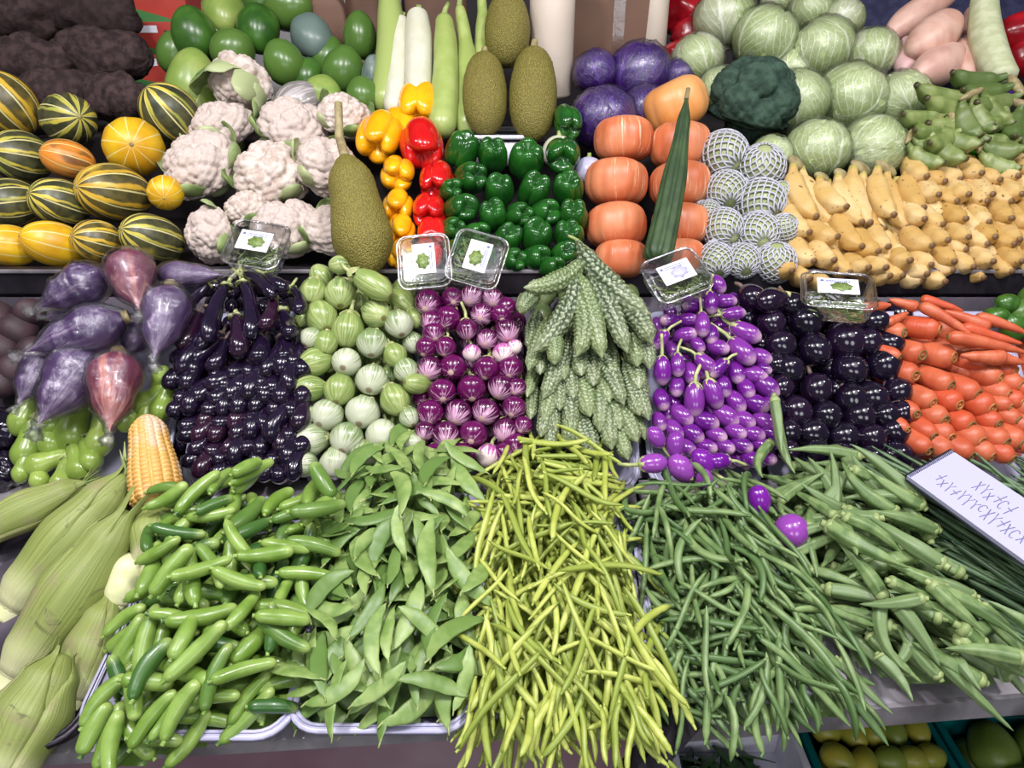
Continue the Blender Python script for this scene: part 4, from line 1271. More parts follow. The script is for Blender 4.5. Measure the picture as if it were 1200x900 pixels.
# striped melons
for i, (k, u, v, r, a, out, st, lab) in enumerate([
    ('mid', 8, 122, 33, 120, .3, 1.0, 'green and yellow melon at the top of the stack by the frame edge'), ('green', 80, 140, 29, -12, .35, 1.15, 'dark green melon with pale stripes below the yams'),
    ('green', 200, 134, 32, 125, .45, 1.0, 'dark melon with cream stripes at the top next to the pale papaya'), ('yellow', 157, 172, 33, -30, .85, 1.0, 'round yellow melon with its blossom end facing out'),
    ('green', 24, 184, 30, 190, .6, 1.0, 'yellow-streaked dark melon by the frame edge in the second row'), ('orange', 80, 187, 22, 170, .4, 1.15, 'small orange melon among the green striped ones'),
    ('mid', 134, 226, 33, 190, .6, 1.15, 'large brownish green melon with yellow stripes below the round yellow one'), ('yellow', 194, 226, 20, -60, .5, .9, 'little yellow melon against the cauliflower'),
    ('green', 12, 238, 28, 200, .3, 1.0, 'dark melon with dull stripes by the frame edge in the third row'), ('green', 70, 238, 28, 165, .6, 1.05, 'green melon with a star of yellow stripes in the third row'),
    ('yellow', 12, 288, 24, 180, .4, 1.1, 'plain yellow melon in the bottom row by the frame edge'), ('yellow', 64, 286, 26, 170, .5, 1.2, 'yellow melon in the bottom row, second from the edge'),
    ('mid', 114, 283, 25, 175, .6, 1.0, 'yellow and green melon in the bottom row above the banana flowers'), ('green', 179, 280, 28, 165, .6, 1.2, 'bright green and yellow striped melon in the bottom row next to cauliflower')]):
    put(K['melon_' + k], u, v, r, a, min(.88, out + .28), d_back, lab, 'melon', 'striped melons', stretch=st * .93)

# cauliflowers
for i, (k, u, v, r, a, out, lab) in enumerate([
    (0, 262, 152, 36, 110, .6, 'cauliflower half hidden under the leafy one'), (1, 239, 196, 43, 120, .75, 'large white cauliflower beside the round yellow melon'),
    (2, 320, 206, 42, 80, .75, 'large cauliflower in the middle of the stack'), (3, 344, 152, 38, 60, .7, 'cauliflower below the greyish striped fruit'),
    (0, 404, 138, 29, 60, .7, 'small cauliflower beside the yellow peppers'), (1, 384, 198, 36, 40, .7, 'cauliflower partly behind the stem of the long jackfruit'),
    (2, 249, 276, 32, 200, .7, 'cauliflower in the bottom row behind the herb box'), (3, 337, 271, 39, 90, .75, 'cauliflower in the bottom row between herb box and jackfruit'),
    (0, 388, 272, 32, 60, .7, 'cauliflower in the bottom row hidden by the long jackfruit'), (1, 292, 248, 26, 90, .6, 'small cauliflower in the gap above the herb box')]):
    put(K['caul'][k], u, v, r, a, out, d_back, lab, 'cauliflower', 'white cauliflowers', dd=.03 if i in (0, 9) else 0)
put(K['caul_leafy'], 284, 100, 36, -112, .55, d_back, 'topmost cauliflower with green leaf stalks standing round its head', 'cauliflower', 'white cauliflowers', dd=-.01)

# tall gourds: stem end above, tip below
G = lambda u, v, d: at(u, v, d)
for pk, p, q, r, lab in (('gourd', (455, -14, 1.62), (452, 132, 1.53), 19, 'tall light green gourd standing nearest the papayas'),
                         ('gourd_w', (470, 22, 1.60), (461, 134, 1.50), 14, 'slim white gourd beside the tall light green one'),
                         ('gourd_w', (489, 14, 1.58), (489, 122, 1.49), 16, 'broad white gourd behind the topmost yellow pepper'),
                         ('gourd', (520, 18, 1.56), (516, 160, 1.47), 16.5, 'pale green gourd beside the broad white one'),
                         ('gourd_neck', (538, 6, 1.60), (545, 160, 1.50), 15.5, 'pale green gourd with a narrow neck and stem'),
                         ('gourd_neck', (562, -20, 1.64), (562, 100, 1.56), 11, 'thin white-necked gourd behind the jackfruits')):
    P, Q = G(*p), G(*q)
    span(K[pk], P, Q, r * 1.54 / FPX, lab, 'gourd', 'gourds standing in a row', yhint=Vector((0, -1, 0)))
for pk, p, q, r, lab in (('jack', (594, -6, 1.56), (592, 78, 1.55), 28, 'topmost prickly jackfruit on top of the two others'),
                         ('jack', (569, 64, 1.50), (571, 158, 1.46), 26, 'prickly jackfruit resting against the pale green gourds'),
                         ('jack', (626, 56, 1.50), (623, 162, 1.45), 28, 'prickly jackfruit beside the white wrapped roll')):
    span(K[pk], G(*p), G(*q), r * 1.48 / FPX, lab, 'jackfruit', 'small prickly jackfruits')
span(K['jack_long'], G(404, 183, 1.245), G(432, 322, 1.165), 35 * 1.2 / FPX, 'long leaning jackfruit with a brown stem in front of the cauliflowers', 'jackfruit', 'small prickly jackfruits', roll=0.6, yhint=Vector((0, -1, 0)))

# wrapped rolls, brown box, red packets behind
def roll(u, v0, v1, r, d, lab):
    a, b = at(u, v1, d), at(u, v0, d)
    h = (b - a).length
    R = r * d / FPX
    rz = [(R * .9, 0), (R, .008), (R, h * .5), (R * 1.01, h), (R * .6, h + .01)]
    solo('wrapped_roll', lumpy(lathe(rz, 28), .0015, 30, int(u)), M['white_wrap'], lab, 'roll', 'white wrapped rolls', M=mat4(a + Vector((0, R, 0)), Vector((1, 0, 0)), Vector((0, 1, 0)), Vector((0, 0, 1))))
roll(646, -40, 116, 26, 1.62, 'white wrapped roll standing beside the jackfruits')
roll(766, -40, 62, 17, 1.78, 'thinner white wrapped roll behind the purple cabbages')
a, b = at(668, 96, 1.82), at(756, -40, 1.82)
o = solo('cardboard_box', box(b.x - a.x, .2, .40, .004), M['brown_card'], 'brown cardboard box between the two white rolls', 'box', M=Matrix.Translation(((a.x + b.x) / 2, a.y + .1, a.z + .2)))
solo('tape', moved(box(.03, .202, .402, .0005), (.02, 0, 0)), M['clear'], parent=o, smooth=False)
for i, (u, v, r, lab) in enumerate(((800, 14, 26, 'upper red shiny packet behind the cabbages'), (806, 42, 20, 'lower red shiny packet behind the white cabbage'), (815, 0, 24, 'red shiny packet cut off by the frame top'), (792, 62, 14, 'small red packet beside the purple cabbage'))):
    d = d_back(v) + .14; R = r * d / FPX
    solo('red_packet', lumpy(lumpy(ellipsoid(R, R * 2.2, 26, 18), .006, 60, i), .003, 170, i + 4), M['red_wrap'], lab, 'packet', 'red packets', M=mat4(at(u, v, d + R), *frame(vdir(20, .3))))

for u, v, w, h, lab in ((428, 8, .10, .13, 'brown paper sack behind the tall light green gourd'), (512, 16, .17, .12, 'brown paper sack behind the white gourds')):
    solo('paper_sack', lumpy(loft([np.column_stack([rect_ring(w * k, .05, .03), np.full(28, z)]) for k, z in ((.5, -h), (.52, -h * .4), (.5, h * .3), (.42, h))]), .006, 50, 3), M['brown_card'], lab, 'sack', M=Matrix.Translation(at(u, v, 1.98)))

# purple cabbages, peppers
for i, (u, v, r, a, out, lab) in enumerate(((750, 86, 38, 90, .4, 'largest purple cabbage in film at the top of its group'), (697, 84, 26, 110, .4, 'purple cabbage beside the white wrapped roll'),
                                            (707, 138, 38, 100, .5, 'purple cabbage in crinkled film low beside the green peppers'), (795, 88, 20, 80, .4, 'small purple cabbage peeping out behind the tan pumpkin'),
                                            (757, 128, 30, 90, .4, 'dark purple cabbage under the largest one'))):
    put(K['pcab'][i % 3], u, v, r * .95, a, out, d_back, lab, 'cabbage', 'purple cabbages', dd=.05 if i > 2 else .02)
yp = [(490, 124, 26, -90, .55), (446, 160, 27, -100, .6), (466, 204, 22, -80, .85), (466, 243, 20, -90, .8), (470, 272, 18, -90, .7), (468, 152, 22, -90, .3), (470, 298, 17, -90, .7)]
yl = ['topmost yellow pepper below the white gourd', 'big yellow pepper next to the small cauliflower', 'yellow pepper with rounded lobes beside the upper red ones', 'yellow pepper in the fourth place down its column',
      'yellow pepper just above the clear herb box', 'yellow pepper in the gap behind the topmost one', 'lowest yellow pepper seen through the clear herb box']
for i, (u, v, r, a, out) in enumerate(yp):
    put(K['pep_y'][i % 3], u, v, r, a, out, d_back, yl[i], 'pepper', 'yellow bell peppers', dd=.05 if i == 5 else 0)
rp = [(494, 170, 28, -80, .6), (511, 213, 22, -90, .7), (503, 248, 21, -90, .8), (506, 274, 19, -90, .7), (500, 300, 18, -90, .7)]
rl = ['largest red pepper at the head of its column', 'second red pepper down the column', 'red pepper with four square lobes in mid column', 'red pepper just above the clear herb box', 'lowest red pepper behind the clear herb box']
for i, (u, v, r, a, out) in enumerate(rp):
    put(K['pep_r'][i % 3], u, v, r, a, out, d_back, rl[i], 'pepper', 'red bell peppers')
cv4 = lambda L, s, ox, oy: [(a / s + ox, b / s + oy, c / s + ox, d / s + oy, *rest) for a, b, c, d, *rest in L]
cv = lambda L, s, ox, oy: [(x / s + ox, y / s + oy, *rest) for x, y, *rest in L]
gp = cv([(112, 235, 82, 60), (270, 265, 74, 80), (440, 290, 86, 80), (617, 265, 88, -90), (645, 100, 72, -80), (160, 380, 80, 0), (300, 440, 76, 90), (475, 440, 80, 60), (642, 435, 76, 90), (110, 540, 78, 0), (265, 570, 72, 90),
         (400, 570, 66, 0), (530, 555, 72, 0), (670, 570, 74, 90), (345, 680, 68, 60), (490, 672, 78, 80), (648, 670, 72, 90), (372, 795, 64, 0), (490, 785, 72, 0), (70, 640, 60, 0), (190, 670, 66, 0), (625, 760, 62, 40), (100, 740, 66, 0), (225, 780, 66, 90), (570, 830, 60, 0), (55, 440, 56, 0)], 4.286, 515, 120)
rk = ranks([(g[0], g[1]) for g in gp if True], 16)
for i, (u, v, r, a) in enumerate(gp):
    row, pos, n = rk[i]
    lab = 'green pepper alone beside the prickly jackfruit, above the other peppers' if i == 4 else f'green bell pepper, {ORD[row]} row from the bottom, {ORD[pos]} from the red peppers'
    put(K['pep_g'][i % 6], u, v, r / 4.286 * 1.07, a, .86 if i not in (0, 4) else .6, d_back, lab, 'pepper', 'green bell peppers')
# pale box and onions behind the peppers
a = at(584, 178, 1.47)
b_, r_ = tray_geo(.075, .06, .05)
o = solo('plastic_tub', b_, M['white_foam'], 'pale plastic tub behind the green peppers', 'tub', M=Matrix.Translation(a + Vector((0, .06, -.03))))
solo('rim', moved(r_, (0, 0, .014)), M['white_foam'], parent=o)
for u, v, r, lab in ((655, 178, 20, 'white round gourd behind the last green pepper column'), (690, 200, 17, 'pale lilac turnip between peppers and pumpkins')):
    g = lumpy(ellipsoid(.03, .058, 26, 18), .001, 40, 3)
    d = d_back(v) + .05; s = r * d / FPX / .03
    o = solo('turnip', g, M['gourd_white'] if r > 18 else M['tray'], lab, 'turnip', M=mat4(at(u, v, d + .03), *frame(vdir(90, .3)), (s, s, s)))
    solo('stem', stem_tube([(0, 0, .026), (0, 0, .036)], .005, .004), M['stem'], parent=o)

# pumpkins
for i, (k, u, v, r, a, out, lab) in enumerate([(0, 731, 164, 35, 90, .12, 'topmost orange pumpkin of the stack beside the green peppers'), (1, 722, 215, 37, 88, .1, 'orange pumpkin in the middle of the stack beside the green peppers'),
                                               (2, 722, 265, 36, 92, .05, 'third pumpkin down the stack beside the green peppers'), (0, 728, 305, 32, 90, .05, 'lowest orange pumpkin behind the bitter gourds'),
                                               (1, 797, 172, 36, 90, .12, 'orange pumpkin under the tan one, behind the dark ridged gourd'), (2, 797, 217, 36, 90, .1, 'orange pumpkin in mid stack beside the netted pears'),
                                               (0, 797, 264, 34, 88, .05, 'orange pumpkin low in the stack beside the netted pears'), (1, 794, 304, 32, 90, .05, 'lowest pumpkin, behind the clear box on the violet eggplants')]):
    put(K['pump'][k], u, v, r, a, out, d_back, lab, 'pumpkin', 'orange pumpkins', dd=.0)
put(K['pump_tan'], 791, 124, 38, 115, .3, d_back, 'tan orange pumpkin tilted on top of the second stack', 'pumpkin', 'orange pumpkins', stretch=.92, dd=-.02)

# dark ridged gourd
def luffa():
    L, R = .26, .024
    t = TS(40)
    r = R * capped(t, [(0, .12), (.2, .52), (.6, .9), (1, 1)], .02, .04)
    g = sweep(bend_path(L, .004, t), r, 40, lambda th, tt: .82 + .18 * np.abs(np.cos(th * 5)) ** 3)
    return Proto('ridged_gourd', mesh('ridged_gourd', g, M['luffa']), R, L, [('stem', mesh('stem', stem_tube([(0, 0, -L / 2 + .006), (0, 0, -L / 2 - .012)], .0045, .004), M['stem_dry']))])
span(luffa(), at(805, 112, 1.31), at(769, 308, 1.15), 17.5 * 1.2 / FPX, 'long dark green ridged gourd leaning against the pumpkins', 'gourd', yhint=Vector((0, -1, 0)))

# broccoli, netted pears, cabbages
put(K['broc'], 882, 120, 50, 80, .55, d_back, 'dark green broccoli head on top of the netted pears', 'broccoli', None, dd=-.04)
pr = [(848, 182, 26), (892, 197, 25), (851, 224, 22), (891, 238, 26), (847, 268, 22), (888, 274, 23), (838, 306, 20), (870, 306, 19), (908, 308, 22), (918, 268, 16), (915, 228, 14), (830, 250, 14)]
rk = ranks([(p[0], p[1]) for p in pr], 20)
for i, (u, v, r) in enumerate(pr):
    row, pos, n = rk[i]
    put(K['pear'][i % 2], u, v, r, random.choice((-90, 60, 100, -60)), random.uniform(.4, .8), d_back, f'pear in white foam net, {ORD[row]} row from the bottom, {ORD[pos]} from the pumpkins', 'pear', 'pears in white foam nets', stretch=.95, dd=.03 if r < 15 else 0)
cb = [(848, 22, 35, 1), (896, 46, 38, 0), (817, 70, 30, 1), (845, 106, 28, 0), (950, 12, 26, 0), (988, 22, 24, 1), (963, 58, 37, 0), (1021, 64, 31, 1), (932, 120, 38, 0), (997, 116, 41, 0), (1054, 116, 33, 0), (957, 176, 37, 0),
      (1022, 176, 38, 0), (905, 184, 26, 0), (912, 0, 20, 1), (1044, 168, 22, 0), (930, 82, 28, 0)]
cl = ['white cabbage at the top beside the red packets', 'cabbage in film right above the broccoli', 'pale cabbage beside the purple cabbages', 'cabbage half hidden behind the broccoli near the tan pumpkin',
      'small cabbage at the top of the pile, cut by the frame', 'pale cabbage at the top nearest the pink sweet potatoes', 'large cabbage in the second row down, over the middle', 'pale veined cabbage just beside the pink sweet potatoes',
      'cabbage partly behind the broccoli, above the bananas', 'largest cabbage in the middle of the pile', 'cabbage beside the green plantains', 'green cabbage in the bottom row nearest the netted pears',
      'cabbage in the bottom row with its cut stalk showing', 'sliver of cabbage between broccoli and netted pears', 'white cabbage top behind the one above the broccoli', 'cabbage behind the bottom row near the green bowl', 'cabbage deep in the pile behind the broccoli']
for i, (u, v, r, k) in enumerate(cb):
    put(many(K['cab_pale'] if k else K['cab']), u, v, r * .97, (100, 60, 120, 80)[i % 4] if i != 12 else 200, .25 + .1 * (i % 3), d_back, cl[i], 'cabbage', 'green cabbages', dd=.09 if i in (14, 15, 16) else (.03 if i == 13 else 0))

# pink sweet potatoes, snake gourd, things at the far corner
for i, (p, q, r, lab) in enumerate([((1125, -14, 1.66), (1038, 44, 1.66), 19, 'long pink sweet potato slanting along the top of the heap'), ((1122, 18, 1.58), (1066, 62, 1.56), 24, 'pink sweet potato with a pale highlight in mid heap'),
                                   ((1062, 44, 1.64), (1058, 86, 1.58), 14, 'small pink sweet potato beside the pale veined cabbage'), ((1124, 60, 1.58), (1074, 88, 1.50), 22, 'fat pink sweet potato lowest in the heap'),
                                   ((1132, 44, 1.62), (1138, 98, 1.52), 20, 'pink sweet potato with its round scar facing out'), ((1140, 8, 1.66), (1138, 48, 1.62), 12, 'small pink sweet potato under the snake gourd')]):
    span(K['pink'][i % 2], at(*p), at(*q), r * 1.55 / FPX, lab, 'sweet potato', 'pink sweet potatoes')
span(K['snake'], at(1156, -20, 1.56), at(1178, 96, 1.46), 18 * 1.5 / FPX, 'pale green snake gourd leaning beside the pink sweet potatoes', 'gourd')
a = at(1082, 112, 1.62)
o = solo('plastic_crate', box(.34, .22, .12, .01), M['violet_sheet'], 'violet plastic crate with pale lettering under the pink sweet potatoes', 'crate', M=Matrix.Translation(a + Vector((.05, .11, -.025))))
fc = bpy.data.curves.new('lettering', 'FONT'); fc.body = 'den'; fc.size = .034; fc.shear = .25; fc.extrude = .0006; fc.align_x = 'CENTER'
fc.materials.append(M['label'])
ft = bpy.data.objects.new('lettering_curve', fc); COL.objects.link(ft)
bpy.context.view_layer.update()
fm = bpy.data.meshes.new_from_object(ft.evaluated_get(bpy.context.evaluated_depsgraph_get()))
bpy.data.objects.remove(ft)
fo = bpy.data.objects.new('lettering', fm); fo.parent = o
fo.location = (-.035, -.1112, .028); fo.rotation_euler = (PI / 2, 0, 0); COL.objects.link(fo)
g = prism([at(960, -60, 2.3), at(1260, -60, 2.3), at(1260, 60, 2.3), at(960, 60, 2.3)], (0, .05, 0))
solo('folded_cloth', lumpy(g, .01, 9, 2), M['navy'], 'dark navy cloth hanging at the back above the cabbages', 'cloth', smooth=False)
for i, (u, v, r, lab) in enumerate(((1198, 38, 22, 'red packet at the frame edge beside the snake gourd'), (1205, 66, 22, 'dull red packet at the frame edge above the plantains'))):
    d = 1.6; R = r * d / FPX
    solo('red_packet', lumpy(ellipsoid(R, R * 2.6, 24, 16), .004, 60, i), M['red_wrap'], lab, 'packet', 'red packets', M=mat4(at(u, v, d), *frame(vdir(10, .1))))

# plantains in a green bowl
bc = at(1150, 172, 1.42)
rz = [(.05, -.07), (.10, -.055), (.135, 0), (.138, .001), (.132, 0), (.098, -.05), (.001, -.064)]
o = solo('bowl', lathe(rz, 44), M['green_bowl'], 'bright green plastic bowl under the green plantains', 'bowl', M=Matrix.Translation(bc + Vector((0, .10, -.005))))
solo('rim', tube_loop([(.137 * math.cos(a), .137 * math.sin(a), .001) for a in np.linspace(0, 2 * PI, 48, endpoint=False)], .004), M['green_bowl'], parent=o)
for i, (p, q, r, lab) in enumerate([((1188, 100, 1.42), (1126, 104, 1.40), 13, 'topmost hand of green plantains beside the snake gourd'), ((1160, 126, 1.40), (1082, 118, 1.38), 13, 'hand of green plantains across the upper middle of the bowl'),
                                   ((1140, 112, 1.38), (1172, 152, 1.36), 14, 'hand of plantains with tips pointing down in mid bowl'), ((1118, 142, 1.38), (1070, 152, 1.36), 12, 'hand of plantains beside the lowest cabbage'),
                                   ((1098, 146, 1.38), (1150, 172, 1.34), 12, 'hand of plantains low in the middle of the bowl'), ((1198, 124, 1.40), (1190, 160, 1.36), 13, 'hand of plantains at the frame edge'),
                                   ((1068, 160, 1.38), (1118, 176, 1.35), 11, 'lowest hand of plantains just above the bowl rim'), ((1150, 168, 1.37), (1200, 176, 1.35), 12, 'lowest hand of plantains at the frame edge')]):
    span(K['phand'][i % 3], at(*p), at(*q), r * 1.4 / FPX, lab, 'plantains', 'hands of green plantains', yhint=Vector((0, -.6, .8)))

# bananas
bl = [((935, 196), (968, 262)), ((962, 212), (1000, 250)), ((990, 210), (1022, 268)), ((1012, 202), (1044, 268)), ((1040, 202), (1066, 266)), ((1068, 204), (1092, 252)), ((926, 238), (960, 280)), ((948, 258), (990, 284)), ((984, 248), (1018, 296)),
      ((1012, 270), (1050, 300)), ((1036, 268), (1066, 296)), ((938, 276), (966, 314)), ((972, 284), (1000, 318)), ((1002, 300), (1030, 322)), ((1030, 296), (1062, 320)), ((1066, 266), (1100, 296)), ((1066, 296), (1090, 320)), ((928, 300), (952, 324))]
bs = []
for r_i, v in enumerate((202, 227, 252, 277, 302)):
    for c_i in range(5):
        u = 1094 + c_i * 33 + (r_i % 2) * 14
        bs.append(((u - 16, v - 14), (u + 12, v + 12)))
rkb = ranks([q for p, q in bl] + [q for p, q in bs], 13)
for i, (p, q) in enumerate(bl + bs):
    small = i >= len(bl)
    row, pos, n = rkb[i]
    v = (p[1] + q[1]) / 2
    d = d_back(v)
    jit = random.uniform(-3, 3)
    span(many(K['bhand_small' if small else 'bhand']), at(p[0] + jit, p[1] - 2, d + .075), at(q[0] + jit, q[1], d - .005), (13.0 if small else 14.0) * d / FPX,
         f'hand of ripe yellow bananas, {ORD[row]} row from the shelf edge, {ORD[pos]} from the netted pears', 'bananas', 'hands of ripe bananas', yhint=vdir(60, .5))

# ------------------------------------------------------------------ middle tier
def core(name, mat, poly, back, step, R, label, seed=0):
    """The unseen inside of a pile: fruits packed behind the ones in front, one mesh that nobody could count."""
    rg = np.random.default_rng(seed)
    base = ellipsoid(R, R * 2.6, 12, 8)
    P = np.array(poly, float); gs = []
    for v in np.arange(P[:, 1].min() + step * .7, P[:, 1].max(), step):
        for u in np.arange(P[:, 0].min() + step * .6, P[:, 0].max(), step):
            if not inside(P, u, v): continue
            c = at(u + rg.uniform(-3, 3), v + rg.uniform(-3, 3), d_mid(v) + back)
            gs.append((xf(base, mat4(c, *frame(vdir(-90 + rg.uniform(-30, 30), rg.uniform(.2, .7))))), 0))
    solo(name, gs, M[mat], label, 'vegetables', kind='stuff')

def inside(P, x, y):
    x0, y0 = P[:, 0], P[:, 1]; x1, y1 = np.roll(x0, -1), np.roll(y0, -1)
    c = (y0 > y) != (y1 > y)
    with np.errstate(divide='ignore', invalid='ignore'):
        return bool((c & (x < (x1 - x0) * (y - y0) / (y1 - y0) + x0)).sum() % 2)

# beets at the outer end, black wrapped bundle
for i, (u, v, r) in enumerate(((22, 388, 22), (4, 410, 22), (18, 432, 20), (-6, 372, 20), (40, 410, 18), (2, 450, 18), (34, 366, 17))):
    put(K['beet'][i % 2], u, v, r, random.uniform(0, 180), .3, d_mid, ['dull beet lying behind the wrapped banana flowers', 'dull brownish beet at the frame edge', 'beet half under the second wrapped banana flower', 'dark beet high at the frame edge', 'beet tucked behind the banana flower tips', 'lowest beet at the frame edge', 'topmost beet under the black shelf lip'][i], 'beet', 'dull beets', dd=.05)
for i, (u, v, r) in enumerate(((4, 512, 30), (2, 556, 24))):
    d = d_mid(v) + .02; R = r * d / FPX
    solo('wrapped_bundle', lumpy(lumpy(ellipsoid(R, R * 2.4, 40, 30), .004, 60, i), .002, 200, i + 3), [M['black_egg']], ['upper black plastic wrapped bundle at the frame edge', 'lower black plastic wrapped bundle behind the corn'][i], 'bundle', 'black wrapped bundles', M=mat4(at(u, v, d + R), *frame(vdir(60, .2))))

# banana flowers: butt end first, tip second
for i, (k, p, q, r, lab) in enumerate([(0, (126, 320, 1.13), (44, 362, 1.11), 26, 'violet banana flower in film with its tip pointing to the beets, topmost'), ('r', (150, 296, 1.13), (163, 362, 1.07), 27, 'reddish banana flower in film below the bright striped melon'),
                                       (1, (182, 322, 1.16), (262, 322, 1.14), 17, 'dark banana flower lying flat behind the others'), (0, (200, 336, 1.13), (180, 420, 1.05), 28, 'banana flower in film hanging beside the long black eggplants'),
                                       (1, (146, 372, 1.10), (30, 412, 1.06), 28, 'long banana flower in film across the middle of the group'), (0, (108, 410, 1.10), (44, 498, 1.02), 33, 'banana flower in film with its tip hanging over light green eggplants'),
                                       ('r', (138, 414, 1.09), (128, 506, 1.01), 29, 'reddish banana flower in film hanging above the bare corn cob'), (1, (62, 412, 1.12), (22, 474, 1.06), 22, 'banana flower half covered at the outer side of the group'),
                                       (0, (170, 372, 1.16), (150, 420, 1.12), 22, 'banana flower deep in the middle of the group'), (1, (108, 372, 1.17), (52, 372, 1.13), 18, 'banana flower showing a sliver under the topmost one')]):
    span(K['bflower_red'] if k == 'r' else K['bflower'][k], at(*p), at(*q), r * 1.1 / FPX, lab, 'banana flower', 'banana flowers in clear film')

# light green pear-shaped eggplants
pe = [(36, 517, 15, -95, .3), (61, 508, 13, -80, .4), (92, 492, 19, -95, .3), (118, 506, 14, -85, .4), (60, 541, 13, 200, .5), (90, 540, 13, -60, .5), (178, 464, 13, -140, .2), (186, 448, 10, 60, .4), (192, 470, 12, -100, .4), (35, 482, 14, -110, .4), (45, 556, 10, -60, .6),
      (74, 556, 11, -90, .6), (106, 530, 12, -60, .6), (150, 478, 13, -90, .4), (64, 484, 13, -90, .4), (168, 490, 11, -90, .4), (28, 545, 10, -90, .5)]
rk = ranks([(p[0], p[1]) for p in pe], 14)
for i, (u, v, r, a, out) in enumerate(pe):
    row, pos, n = rk[i]
    put(K['pear_egg'][i % 2], u, v, r * 1.12, a, out * .7, d_mid, f'pale green pear-shaped eggplant, {ORD[row]} row from the bottom, {ORD[pos]} from the black bundles', 'eggplant', 'light green eggplants', dd=.01)

# long black eggplants
top = cv4([(215, 70, 105, 168, 30), (290, 72, 212, 305, 34), (348, 62, 378, 292, 34), (322, 195, 335, 365, 36), (350, 35, 470, 130, 26), (468, 118, 425, 255, 30), (440, 40, 522, 100, 26), (500, 175, 535, 275, 32), (540, 90, 566, 190, 26), (255, 120, 165, 340, 30),
          (215, 160, 150, 330, 30), (180, 180, 95, 330, 30), (410, 270, 400, 395, 42), (500, 280, 498, 385, 38), (280, 290, 212, 420, 30), (480, 420, 405, 510, 28)], 3.335, 180, 310)
long_pts, long_items = [], []
for x0, y0, x1, y1, r in top:
    long_pts.append((x1, y1)); long_items.append(('t', x0, y0, x1, y1, r / 3.335))
y = 392
row = 0
while y < 850:
    xl = np.interp(y, [380, 470, 600, 720, 850], [70, 45, 60, 90, 125]); xr = np.interp(y, [380, 850], [565, 545])
    n = int((xr - xl) / 68)
    for c in range(n + 1):
        x = xl + (c + .5 * (row % 2)) * (xr - xl) / (n + .5)
        if x > xr + 5 or (y < 440 and 180 < x < 530): continue
        a = -92 - (310 - x) * .05 - 22
        long_pts.append(((x + random.uniform(-8, 8)) / 3.335 + 180, (y + random.uniform(-9, 9)) / 3.335 + 310))
        long_items.append(('g', a + random.uniform(-14, 14), random.uniform(.5, .8), random.uniform(31, 39) / 3.335))
    y += 50; row += 1
rk = ranks(long_pts, 11)
for i, it in enumerate(long_items):
    u, v = long_pts[i]
    rr, pos, n = rk[i]
    lab = f'glossy long black eggplant, {ORD[min(rr, 25)]} row from the bottom, {ORD[pos]} from the banana flowers'
    if it[0] == 't':
        _, x0, y0, x1, y1, r = it
        L = math.hypot(x1 - x0, y1 - y0)
        cal = i < 9
        p = at(x0, y0, d_mid(y0) + .02 + .0 * L); q = at(x1, y1, d_mid(y1) - (.012 if cal else .0))
        span(random.choice(K['long_cal'] if cal else K['long']), p, q, r * 1.08 * 1.1 / FPX, lab, 'eggplant', 'long black eggplants')
    else:
        _, a, out, r = it
        z = vdir(a, out); d = d_mid(v)
        q = at(u, v, d)
        pr_ = random.choice(K['long'])
        p = q - z * random.uniform(.085, .1)
        span(pr_, p, q, r * 1.1 / FPX, lab, 'eggplant', 'long black eggplants')
core('black_eggplant_interior', 'long_egg', [(255, 325), (350, 335), (345, 556), (215, 556), (200, 420)], .085, 20, .014, 'dark long eggplants packed unseen behind the front of their pile')

# green and white striped eggplants
W = cv([(205, 38, 40, 'g', 180, .2), (205, 148, 62, 'g', -80, .6), (95, 140, 52, 'g', -95, .5), (130, 88, 48, 'g', 120, .3), (125, 240, 65, 'g', -60, .55), (345, 232, 60, 'g', -30, .7), (440, 272, 60, 'w', -70, .55), (235, 295, 66, 'g', -95, .3),
        (455, 185, 52, 'g', -40, .3), (335, 350, 64, 'w', -88, .6), (85, 330, 44, 'w', -120, .6), (148, 350, 50, 'g', -90, .6), (228, 430, 60, 'w', -90, .92), (425, 398, 48, 'g', -60, .5), (105, 430, 60, 'g', -165, .5), (498, 350, 46, 'w', -70, .4),
        (330, 498, 68, 'w', -90, .75), (470, 462, 52, 'w', -60, .4), (82, 540, 58, 'g', 185, .45), (198, 538, 64, 'g', -90, .7), (425, 580, 62, 'g', -62, .5), (55, 640, 48, 'w', -110, .85), (155, 640, 68, 'w', -120, .75), (298, 630, 72, 'w', -98, .75),
        (482, 650, 44, 'w', -60, .5), (90, 745, 68, 'w', -170, .55), (235, 742, 72, 'w', -105, .8), (375, 725, 67, 'w', -90, .8), (60, 845, 55, 'w', -190, .8), (180, 838, 64, 'w', -90, .55), (305, 805, 60, 'w', -90, .6), (505, 250, 40, 'g', -60, .3), (425, 820, 55, 'w', -60, .5),
        (60, 250, 40, 'g', -120, .3), (400, 480, 40, 'g', -80, .3), (20, 780, 36, 'g', -120, .4), (500, 760, 44, 'w', -70, .5), (275, 190, 40, 'g', -90, .2)], 3.461, 340, 300)
rk = ranks([(w[0], w[1]) for w in W], 11)
for i, (u, v, r, k, a, out) in enumerate(W):
    row, pos, n = rk[i]
    adj = {'g': 'green streaked', 'w': 'whitish streaked'}[k]
    put(random.choice(K['gs'] if k == 'g' else K['ws']), u, v, r / 3.461, a, out, d_mid, f'{adj} round eggplant, {ORD[row]} row from the bottom, {ORD[pos]} from the long black eggplants', 'eggplant', 'pale striped eggplants',
        dd=.045 if i in (33, 34, 35, 37) else (.03 if i in (3, 8, 31, 15) else 0))
